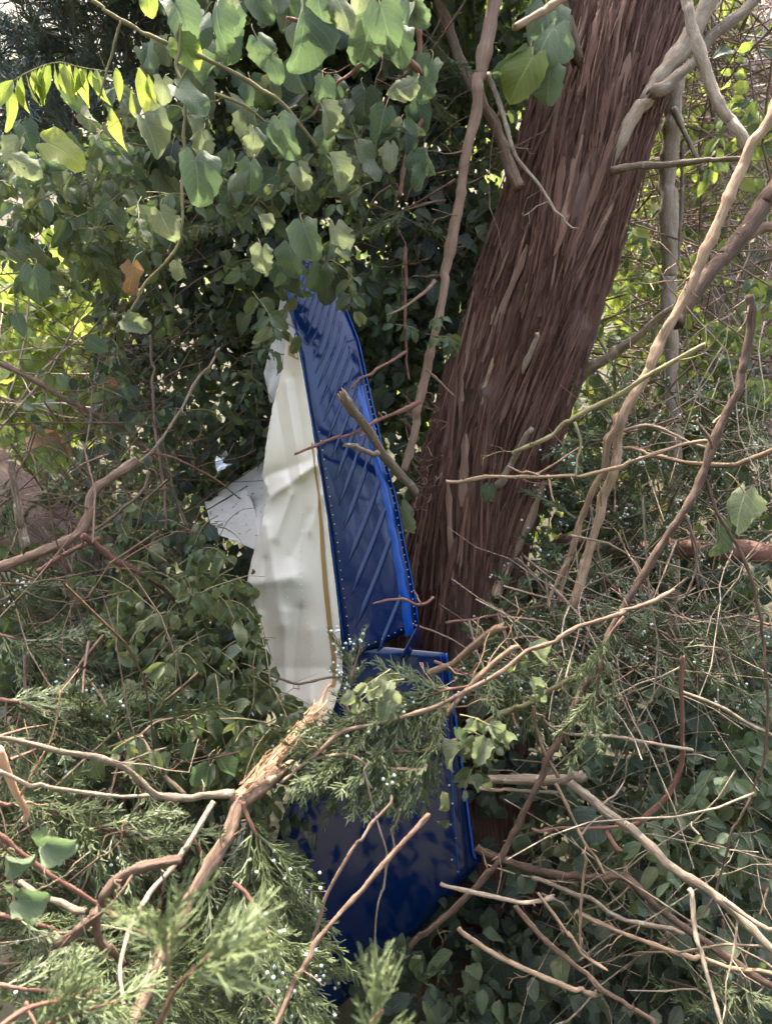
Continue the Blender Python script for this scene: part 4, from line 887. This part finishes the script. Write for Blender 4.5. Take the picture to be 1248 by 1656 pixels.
big_leaves('grapevine', 'broad pale grape leaves hanging at the top left and centre', 'vine', [
 (295, 38, 1.95, 74, 20, 'grape', .2), (345, 45, 2.0, 78, -10, 'grape', 0), (305, 85, 1.95, 62, 40, 'limeB', .1), (375, 70, 2.1, 70, 10, 'grape', 0), (318, 155, 1.9, 74, 65, 'grape', .2), (240, 8, 2.1, 40, 0, 'limeB', 0),
 (110, 240, 1.9, 80, 75, 'limeB', .3), (48, 268, 1.95, 56, 70, 'pale', .1), (250, 222, 1.95, 70, 30, 'pale', 0), (330, 242, 2.0, 54, 5, 'pale', 0), (322, 296, 1.85, 86, 8, 'grape', 0), (270, 372, 1.85, 70, 20, 'pale', .2),
 (365, 285, 1.95, 62, -70, 'pale', .1), (408, 290, 1.95, 60, 5, 'grape', 0), (265, 150, 1.98, 44, 5, 'pale', 0), (150, 195, 1.95, 40, 20, 'pale', .1),
 (460, 228, 1.98, 76, 12, 'grape', 0), (535, 195, 2.02, 60, 30, 'pale', 0), (495, 70, 2.0, 100, 5, 'grape', 0), (515, 25, 2.0, 66, 0, 'grape', 0), (560, 20, 2.0, 70, 35, 'pale', 0), (590, 75, 2.05, 80, -15, 'grape', 0), (625, 45, 2.0, 84, 15, 'grape', 0), (648, 80, 2.05, 60, 5, 'grape', 0),
 (490, 290, 1.95, 48, 20, 'pale', .2), (553, 280, 1.95, 62, 40, 'pale', 0), (612, 205, 2.1, 66, -20, 'grape', 0), (500, 395, 1.9, 70, 15, 'grape', 0), (537, 400, 1.86, 74, -8, 'pale', 0), (470, 425, 1.95, 62, 3, 'grape', 0),
 (424, 426, 1.85, 52, 0, 'pale', 0), (430, 365, 1.9, 32, 30, 'pale', .2), (645, 145, 2.05, 56, -70, 'pale', .2), (690, 265, 2.15, 48, 5, 'grape', 0), (415, 235, 2.0, 50, 10, 'pale', 0), (525, 150, 2.05, 50, 5, 'grape', 0), (660, 225, 2.15, 52, 25, 'gdim', 0), (478, 462, 2.02, 52, 8, 'gdim', 0), (512, 452, 2.04, 56, -12, 'grape', 0), (548, 455, 2.06, 52, 14, 'gdim', 0), (530, 478, 2.08, 44, 0, 'gdim', 0), (455, 445, 2.0, 48, 20, 'grape', 0)]
 + [(U(230, 690), U(-10, 330), U(2.05, 2.4), U(38, 64), RNG.normal(0, 28), ('grape', 'grape', 'gdim', 'pale')[RNG.integers(4)], U(-.1, .2)) for _ in range(120)]
 + [(U(0, 230), U(150, 420), U(2.05, 2.4), U(36, 54), RNG.normal(0, 35), ('grape', 'grape', 'pale')[RNG.integers(3)], U(-.1, .2)) for _ in range(30)])
big_leaves('grapevine', 'browning grape leaves along a looping stem above the dark vines at left', 'vine', [
 (216, 455, 1.95, 58, 5, 'tan', 0), (225, 527, 1.9, 50, 70, 'pale', .1), (62, 465, 2.0, 64, 15, 'grape', 0), (290, 440, 1.95, 34, 10, 'pale', 0), (160, 560, 2.2, 40, 60, 'grape', .1), (185, 622, 2.2, 26, 60, 'tan', 0)])
big_leaves('grapevine', 'large green grape leaves at the top against the trunk', 'vine', [
 (862, 80, 2.35, 110, -42, 'grape', .1), (838, 125, 2.35, 90, -35, 'limeB', .1), (888, 60, 2.4, 96, 5, 'grape', 0), (885, 140, 2.35, 66, -10, 'grape', 0), (825, 115, 2.42, 70, -60, 'grape', 0)])
big_leaves('leafy_sprig', 'broad green leaves on a twig at the lower left edge', 'sprig', [
 (40, 1395, .92, 52, 70, 'grape', .2), (105, 1370, .95, 66, 80, 'grape', .4), (60, 1460, .9, 66, 80, 'grape', .3), (40, 1490, .92, 54, 10, 'grape', 0), (70, 1365, .98, 46, 10, 'grape', 0), (20, 1455, .93, 46, 30, 'grape', 0)])
big_leaves('leafy_sprig', 'broad smooth leaves in front of the torn branch', 'sprig', [
 (365, 1250, 1.45, 56, 20, 'grape', .2), (330, 1265, 1.46, 60, -20, 'grape', .1), (305, 1225, 1.5, 44, 0, 'grape', 0), (380, 1230, 1.5, 40, 30, 'grape', 0), (345, 1380, 1.3, 40, -70, 'wilt', .1)])
big_leaves('grape_leaves', 'large dark grape leaves in the shade at the bottom right', 'vine', [
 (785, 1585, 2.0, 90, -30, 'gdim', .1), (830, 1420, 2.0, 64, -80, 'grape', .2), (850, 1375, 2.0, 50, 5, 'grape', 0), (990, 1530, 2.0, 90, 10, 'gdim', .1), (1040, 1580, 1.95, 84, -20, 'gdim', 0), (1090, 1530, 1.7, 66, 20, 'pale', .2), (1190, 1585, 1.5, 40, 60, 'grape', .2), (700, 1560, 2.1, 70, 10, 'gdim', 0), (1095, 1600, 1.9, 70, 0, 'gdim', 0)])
big_leaves('hanging_leaf', 'drooping grey green leaves hanging below the right berries', 'leaf', [(1190, 835, 1.85, 90, -20, 'pale', .2), (1165, 880, 1.85, 70, 5, 'gdim', 0), (1215, 820, 1.9, 50, 30, 'pale', 0)])
big_leaves('hanging_leaf', 'single green leaf stuck to the lower trunk', 'leaf', [(789, 802, 2.3, 36, -5, 'grape', 0)], petiole=False)
big_leaves('hanging_leaf', 'pale leaf wedged between the blue panel and the trunk foot', 'leaf', [(652, 850, 2.25, 70, 8, 'pale', 0)], petiole=False)
big_leaves('hanging_leaves', 'chewed leaf strips dangling in front of the blue tip edge', 'leaf', [(722, 1305, 1.4, 56, 12, 'wilt', 0), (712, 1332, 1.4, 34, -70, 'wilt', 0), (742, 1195, 1.42, 34, 10, 'grape', 0), (785, 1225, 1.45, 52, -15, 'grape', 0), (800, 1200, 1.45, 40, 20, 'pale', 0)], petiole=False)
big_leaves('dry_leaves', 'reddish dry leaves on the fallen trunk at the left edge', 'leaf', [(80, 708, 2.6, 60, 80, 'tan', .3), (100, 722, 2.6, 50, 60, 'tan', .2), (90, 735, 2.55, 50, 85, 'limeB', .4)], petiole=False)
# the pinnate leaf at the top left
root = empty('ash_sprig', tuple(at(100, 130, 1.95)), 'row of sunlit yellow green leaflets on a drooping stalk at top left', 'sprig'); mb = MB()
P = stick_pts([(16, 140), (40, 122), (70, 108), (100, 102), (140, 112), (185, 120)], 1.95, 2.0, 22); tube(mb, P, .0013, 5, .05, 1, 0); mb.obj('stem', M['olive'], root)
for k in range(19):
    p = P[int(k/19*20)]; s = U(28, 66)*mpp(1.95); tip = np.array((RNG.normal(-.05, .24), RNG.normal(-.05, .3), -1)); k2 = RNG.integers(4)
    link('leaf', LEAF['lance'][1][k2], None, root, Matrix(lmat(p, tip, (RNG.normal(0, .7), -1, .2), s).tolist()))
for px, py in ((225, 130), (240, 140), (188, 130), (150, 140), (215, 165), (180, 195)):
    link('leaf', LEAF['lance'][1][RNG.integers(4)], None, root, Matrix(lmat(at(px, py-20, 1.98), (RNG.normal(0, .15), 0, -1), (RNG.normal(0, .6), -1, .2), U(46, 70)*mpp(1.98)).tolist()))

# ------------------------------------------------------------------ juniper boughs
def juniper(label, course, Y0, Y1, w0, w1, n, ln, key='n', drift=(0, 0, -.3), spread=.9, berries=0, name='juniper_bough', f0=.1, bark='red', side_b=0):
    SEED[0] += 1; mb = MB(); C, R = stick(mb, course, w0, w1, Y0, Y1, jag=0); o = mb.obj(name, M[bark], None, True, C[0]); top(o, label, 'juniper')
    bb = MB(); drift = np.array(drift, float)
    for k in range(n):
        f = f0+(1-f0)*(k+.5)/n; q = min(int(f*(len(C)-1)), len(C)-2); t = nrm(C[q+1]-C[q])
        sd_ = nrm(np.cross(t, RNG.normal(0, 1, 3))); d = nrm(t*.7+sd_*spread*U(.5, 1.2)+drift*U(.5, 1.4)); L = ln*U(.7, 1.25)
        z = nrm(np.cross(d, RNG.normal(0, 1, 3))); m = lmat(C[q], d, z+np.array((0, -.6, .3)), L)
        link('foliage_spray', SPRAY[key][RNG.integers(len(SPRAY[key]))], None, o, Matrix(m.tolist()))
        if berries and RNG.random() < berries:
            for _ in range(RNG.integers(3, 8)): ico(bb, C[q]+d*L*U(.3, 1)+RNG.normal(0, .010, 3), U(.0030, .0042))
    if bb.n: b = bb.obj('berries', M['berry'], o); b['kind'] = 'stuff'
    return o
def juniper_mass(name, label, blobs, ln, key, drift, berries=0, spread=.6, cat='juniper'):
    """many short boughs of one bush: stems and sprays filling the blobs"""
    b0 = blobs[0]; root = empty(name, tuple(at(b0[0], b0[1]+b0[3], (b0[4]+b0[5])/2)), label, cat); mb = MB(); bb = MB(); drift = np.array(drift, float)
    for b in blobs:
        for k in range(b[6]):
            p = blob_pt(b); d = nrm(drift+RNG.normal(0, spread, 3)); L = ln*U(.7, 1.3)
            e = p-d*U(.1, .25)+RNG.normal(0, .03, 3); mb = MB(); tube(mb, spline([e, (e+p)/2+RNG.normal(0, .01, 3), p+d*.02], 5), np.linspace(.004, .0018, 5), 4, .1, k, 0, False); mb.obj('stem', M['brown'], root)
            link('foliage_spray', SPRAY[key][RNG.integers(len(SPRAY[key]))], None, root, Matrix(lmat(p, d, RNG.normal(0, 1, 3)+np.array((0, -.5, .5)), L).tolist()))
            if berries and RNG.random() < berries:
                for _ in range(RNG.integers(4, 9)): ico(bb, p+d*L*U(.5, 1)+RNG.normal(0, .013, 3), U(.0032, .0046))
    if bb.n: o = bb.obj('berries', M['berry'], root); o['kind'] = 'stuff'
    return root
juniper('juniper bough draped over the blue tip below the white skin point', [(760, 1110), (700, 1125), (640, 1145), (580, 1165), (520, 1190)], 1.55, 1.5, 6, 4, 80, .14, drift=(0, -.1, -.55), berries=.2)
juniper('juniper bough hanging across the middle of the blue tip', [(740, 1200), (680, 1215), (610, 1220), (540, 1225)], 1.48, 1.45, 6, 4, 76, .14, drift=(.1, -.1, -.8), berries=.2)
juniper('juniper tip standing up between the white skin and the blue panel end', [(560, 1150), (565, 1110), (575, 1075), (582, 1045)], 1.62, 1.68, 5, 3, 9, .085, drift=(0, 0, .4), berries=.5)
juniper('juniper bough falling down left of the dark blue tip', [(390, 1300), (412, 1350), (435, 1400), (455, 1470), (475, 1560)], 1.35, 1.3, 8, 4, 60, .15, drift=(.12, -.1, -.6), berries=.2)
juniper('berried juniper bough at the bottom left of the blue tip', [(380, 1420), (415, 1480), (445, 1540), (465, 1600), (480, 1650)], 1.25, 1.15, 7, 4, 34, .13, drift=(.15, -.1, -.6), berries=.6)
juniper('dark juniper bough beneath the torn branch', [(300, 1340), (340, 1400), (380, 1470), (420, 1560), (450, 1640)], 1.4, 1.3, 8, 4, 34, .15, drift=(.2, 0, -.6), berries=.1)
juniper('juniper bough spreading at the left edge below the lichened branch', [(-20, 1290), (50, 1310), (120, 1330), (190, 1345), (260, 1360)], 1.3, 1.35, 7, 4, 34, .13, drift=(.2, 0, -.2))
juniper('juniper bough at the left edge above the lichened branch', [(-20, 1130), (50, 1140), (120, 1160), (190, 1175), (240, 1190)], 1.5, 1.6, 7, 4, 36, .15, drift=(.3, 0, -.1), berries=.15)
juniper('feathery juniper bough at the left edge level with the white skin', [(-20, 1020), (50, 1040), (110, 1065), (170, 1100)], 1.75, 1.8, 7, 4, 34, .17, drift=(.4, 0, -.2), berries=.2)
juniper('juniper bough across the bottom left behind the bent branch', [(-20, 1480), (60, 1500), (140, 1530), (220, 1560), (300, 1600)], 1.15, 1.2, 7, 4, 40, .13, drift=(.1, 0, -.3))
juniper('juniper bough along the bottom left corner', [(-20, 1590), (60, 1600), (140, 1615), (220, 1650)], 1.0, 1.05, 7, 4, 26, .11, drift=(.1, 0, -.2))
juniper('juniper bough reaching from the trunk foot to the right', [(720, 1010), (780, 1000), (840, 990), (900, 975), (960, 960)], 2.2, 2.2, 6, 4, 28, .15, drift=(0, -.1, -.2), berries=.7)
juniper('bare tipped juniper sprig drooping at right centre', [(1010, 1000), (985, 1030), (975, 1060), (965, 1110), (955, 1170)], 1.6, 1.55, 4, 3, 14, .11, drift=(.1, 0, -.5))
juniper('juniper bough right of the blue tip top corner', [(700, 1070), (760, 1090), (820, 1110), (870, 1150)], 1.9, 1.85, 6, 4, 24, .13, drift=(.1, -.1, -.3), berries=.4)
o = juniper('blurred juniper sprig very close to the lens at bottom left', [(244, 1668), (280, 1601), (312, 1561), (341, 1533)], .56, .54, 9, 6, 7, .055, 'near', (.55, 0, -.12), .5, f0=.7, name='juniper_sprig')
juniper('upright juniper sprig close to the lens at bottom left', [(272, 1640), (270, 1590), (264, 1533), (258, 1480)], .60, .58, 7, 4, 9, .045, 'near', (0, 0, .3), .8, f0=.35, name='juniper_sprig', bark='olive')
juniper('blurred juniper sprig close to the lens at the bottom centre', [(560, 1720), (590, 1680), (610, 1650), (620, 1630)], .58, .56, 8, 5, 9, .042, 'near', (.15, 0, .3), 1., f0=.3, name='juniper_sprig')
juniper('pale juniper sprig at the very bottom left corner', [(20, 1700), (80, 1660), (140, 1640), (190, 1625)], .75, .78, 7, 4, 10, .06, 'near', (.2, 0, .2), .8, f0=.2, name='juniper_sprig')
juniper_mass('juniper_bush', 'bluish juniper foliage filling the top left corner', [(90, 90, 140, 110, 2.7, 3.2, 60), (60, 190, 80, 60, 2.6, 3.0, 26), (230, 60, 90, 80, 2.9, 3.4, 34)], .26, 'b', (-.2, -.4, .3))
juniper_mass('juniper_bush', 'berried juniper bush right of the trunk at mid height', [(960, 760, 80, 90, 2.3, 2.8, 34), (1060, 830, 100, 70, 2.3, 2.9, 40), (1180, 760, 80, 90, 2.4, 3.0, 36), (900, 920, 90, 60, 2.4, 2.8, 26), (1160, 660, 80, 50, 2.7, 3.1, 20)], .19, 'n', (0, -.4, .2), .7)
juniper_mass('juniper_bush', 'tangled juniper sprays below the right hand log', [(1000, 1020, 140, 60, 1.9, 2.6, 54), (1150, 1040, 90, 80, 2.0, 2.7, 40), (850, 1080, 90, 50, 1.8, 2.3, 40), (1180, 1620, 70, 40, 1.5, 1.8, 14)], .17, 'n', (0, -.3, -.1), .25)
juniper_mass('juniper_bush', 'juniper foliage between the fallen trunk and the left vines', [(90, 960, 110, 50, 2.0, 2.4, 34), (60, 770, 60, 30, 2.2, 2.5, 8), (180, 470, 60, 70, 2.9, 3.3, 14), (110, 1200, 140, 60, 1.5, 1.9, 46), (150, 1420, 170, 100, 1.3, 1.7, 70), (250, 1560, 190, 90, 1.25, 1.7, 60)], .18, 'n', (.2, -.3, 0), .1)
juniper_mass('juniper_bush', 'sparse juniper sprigs hanging left of the peeling limb', [(690, 110, 40, 60, 2.3, 2.5, 10), (640, 330, 40, 50, 2.3, 2.6, 8)], .14, 'n', (0, -.2, -.4))

# ------------------------------------------------------------------ masses nobody could count
def leaf_mass(name, label, blobs, keys, size, cat='undergrowth', up=.5, side=.7, clump=0):
    by = []
    for b in blobs:
        for k in range(b[6]):
            if not clump or k % clump == 0:
                p0 = blob_pt(b); ck = keys[RNG.integers(len(keys))]; cs = U(.65, 1.4)
            p = p0+RNG.normal(0, .075, 3) if clump else p0
            if hides_wreck(p): continue
            n_ = face_normal(p, up, side); tip = nrm(np.array((RNG.normal(0, .6), RNG.normal(-.1, .4), -abs(RNG.normal(.6, .4))))); key = ck if RNG.random() < .85 else keys[RNG.integers(len(keys))]
            by.append((key, RNG.integers(len(LEAF[key][0])), lmat(p, tip, n_, size*cs*U(.6, 1.3))))
    root = bpy.data.objects.new(name, None); COL.objects.link(root); root.location = by[0][2][:3, 3]; ROOTLOC[root.name] = tuple(root.location)
    top(root, label, cat, None, 'stuff'); joined(by, root, 'leaves'); return root
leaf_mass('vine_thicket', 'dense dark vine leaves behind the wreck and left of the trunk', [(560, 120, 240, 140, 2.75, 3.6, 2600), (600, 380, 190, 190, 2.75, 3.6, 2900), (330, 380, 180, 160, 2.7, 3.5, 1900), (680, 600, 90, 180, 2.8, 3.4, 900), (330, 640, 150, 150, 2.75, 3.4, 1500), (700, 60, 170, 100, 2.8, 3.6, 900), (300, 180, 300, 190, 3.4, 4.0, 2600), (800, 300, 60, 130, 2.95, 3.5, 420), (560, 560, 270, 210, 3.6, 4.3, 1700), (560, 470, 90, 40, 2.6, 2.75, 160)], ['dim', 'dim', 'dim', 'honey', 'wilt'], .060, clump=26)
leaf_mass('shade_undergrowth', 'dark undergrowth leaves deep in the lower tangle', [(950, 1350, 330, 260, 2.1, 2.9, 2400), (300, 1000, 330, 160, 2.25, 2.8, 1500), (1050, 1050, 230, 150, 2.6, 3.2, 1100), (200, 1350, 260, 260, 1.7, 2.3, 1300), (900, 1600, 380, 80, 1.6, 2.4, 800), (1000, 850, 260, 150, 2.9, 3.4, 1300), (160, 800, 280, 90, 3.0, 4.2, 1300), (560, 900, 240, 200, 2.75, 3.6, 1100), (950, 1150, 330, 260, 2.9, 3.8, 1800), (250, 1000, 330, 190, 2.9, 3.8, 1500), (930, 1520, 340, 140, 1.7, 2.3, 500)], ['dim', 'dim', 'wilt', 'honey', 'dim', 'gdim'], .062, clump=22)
leaf_mass('sunlit_thicket', 'bright sunlit leaves of the bank far behind', [(80, 560, 170, 200, 6.0, 7.0, 900), (1150, 350, 180, 380, 4.0, 6.5, 2600), (1000, 700, 250, 200, 3.8, 5.5, 900), (700, 300, 420, 380, 5.0, 7.5, 2200), (820, 60, 120, 120, 3.4, 5, 500)], ['limeS', 'limeS', 'honey'], .11, up=.9)
leaf_mass('sunlit_thicket', 'glowing yellow green leaves in the gap at the left edge', [(80, 550, 140, 150, 4.0, 5.6, 1300)], ['limeS', 'limeB'], .12, up=1.2)
leaf_mass('shade_canopy', 'leafy cover added overhead to shade the wreck', [(430, -170, 470, 150, 2.35, 4.2, 5200), (760, -190, 260, 160, 2.6, 4.4, 700), (1150, -220, 130, 100, 3.2, 4.4, 350)], ['honey', 'dim'], .10, up=.9)  # added leaves mostly out of view, density set for shade and sun flecks
def twig_mass(name, label, blobs, mt, w, ln, cat='brushwood', straight=.2, ns=3):
    mb = MB()
    for b in blobs:
        for k in range(b[6]):
            p = blob_pt(b); d = nrm(np.array((RNG.normal(0, 1), RNG.normal(0, .6), RNG.normal(0, .7)))); L = ln*U(.5, 1.5); P = [p-d*L/2]
            for q in range(6): d = nrm(d+RNG.normal(0, straight, 3)); P.append(P[-1]+d*L/6)
            P = np.array(P); q = P-CAMP; dep = q[:, 1]*cp-q[:, 2]*sp; X = 624+F*q[:, 0]/dep; Yp = 828-F*(q[:, 1]*sp+q[:, 2]*cp)/dep
            if w < .004 and (((X > 330) & (X < 690) & (Yp > 440) & (Yp < 1200) & (P[:, 1] < 2.6)) | ((X > 430) & (X < 780) & (Yp > 1050) & (P[:, 1] < 2.3))).any(): continue
            tube(mb, P, np.linspace(1, .45, 7)*w*U(.5, 1.4), ns, .1, k, 0, False)
    o = mb.obj(name, M[mt], None); top(o, label, cat, None, 'stuff')
twig_mass('brush_tangle', 'reddish bare brush covering the bank at the upper right', [(1170, 250, 150, 380, 3.8, 6.0, 1000), (1150, 650, 150, 150, 3.4, 4.5, 300)], 'pinktwig', .006, .9, straight=.13)
twig_mass('brush_tangle', 'dark thin twigs in front of the bank at the upper right', [(1170, 300, 130, 330, 3.0, 3.8, 150)], 'brown', .005, .9, straight=.15)
twig_mass('brush_tangle', 'pale twigs criss crossing in the bright gap at left', [(80, 560, 160, 170, 3.4, 5.0, 60)], 'pinktwig', .006, 1.0, straight=.12)
twig_mass('brush_tangle', 'fine dead twigs in the dark lower right tangle', [(1020, 1400, 220, 240, 1.85, 2.6, 150), (1060, 1030, 190, 150, 1.9, 2.8, 120)], 'grey', .0026, .45)
twig_mass('brush_tangle', 'thin grey brown twigs over the lower right branches', [(1060, 1440, 170, 190, 1.5, 1.9, 30), (1020, 1060, 190, 110, 1.7, 2.1, 36), (1150, 700, 100, 160, 2.0, 2.5, 30)], 'grey', .0022, .5, ns=5)
twig_mass('brush_tangle', 'fine brown twigs among the left hand vines', [(180, 820, 180, 150, 2.0, 2.8, 130), (180, 1250, 200, 300, 1.4, 2.1, 110), (300, 560, 200, 150, 2.4, 3.0, 110)], 'brown', .0026, .7)
twig_mass('brush_tangle', 'hair thin vine stems in the dark hollow above the blue panel', [(620, 380, 160, 260, 2.3, 2.9, 130)], 'brown', .0014, .4)

# woodland behind the camera: what the paint reflects
by = []
for k in range(2600):
    a = U(-1.4, 1.4); d = U(5, 9); p = np.array((math.sin(a)*d, -math.cos(a)*d*.9-.5, -.3+4.6*RNG.random()))
    by.append((('dim', 'honey', 'limeS')[RNG.integers(3)], 0, lmat(p, nrm(RNG.normal(0, .6, 3)+np.array((0, 0, -.7))), RNG.normal(0, 1, 3)+np.array((0, .5, .5)), U(.25, .5))))
root = bpy.data.objects.new('woodland', None); COL.objects.link(root); root.location = (0, -6, 0); top(root, 'loose woodland foliage standing behind the photographer', 'woodland', None, 'stuff'); joined(by, root, 'leaves')
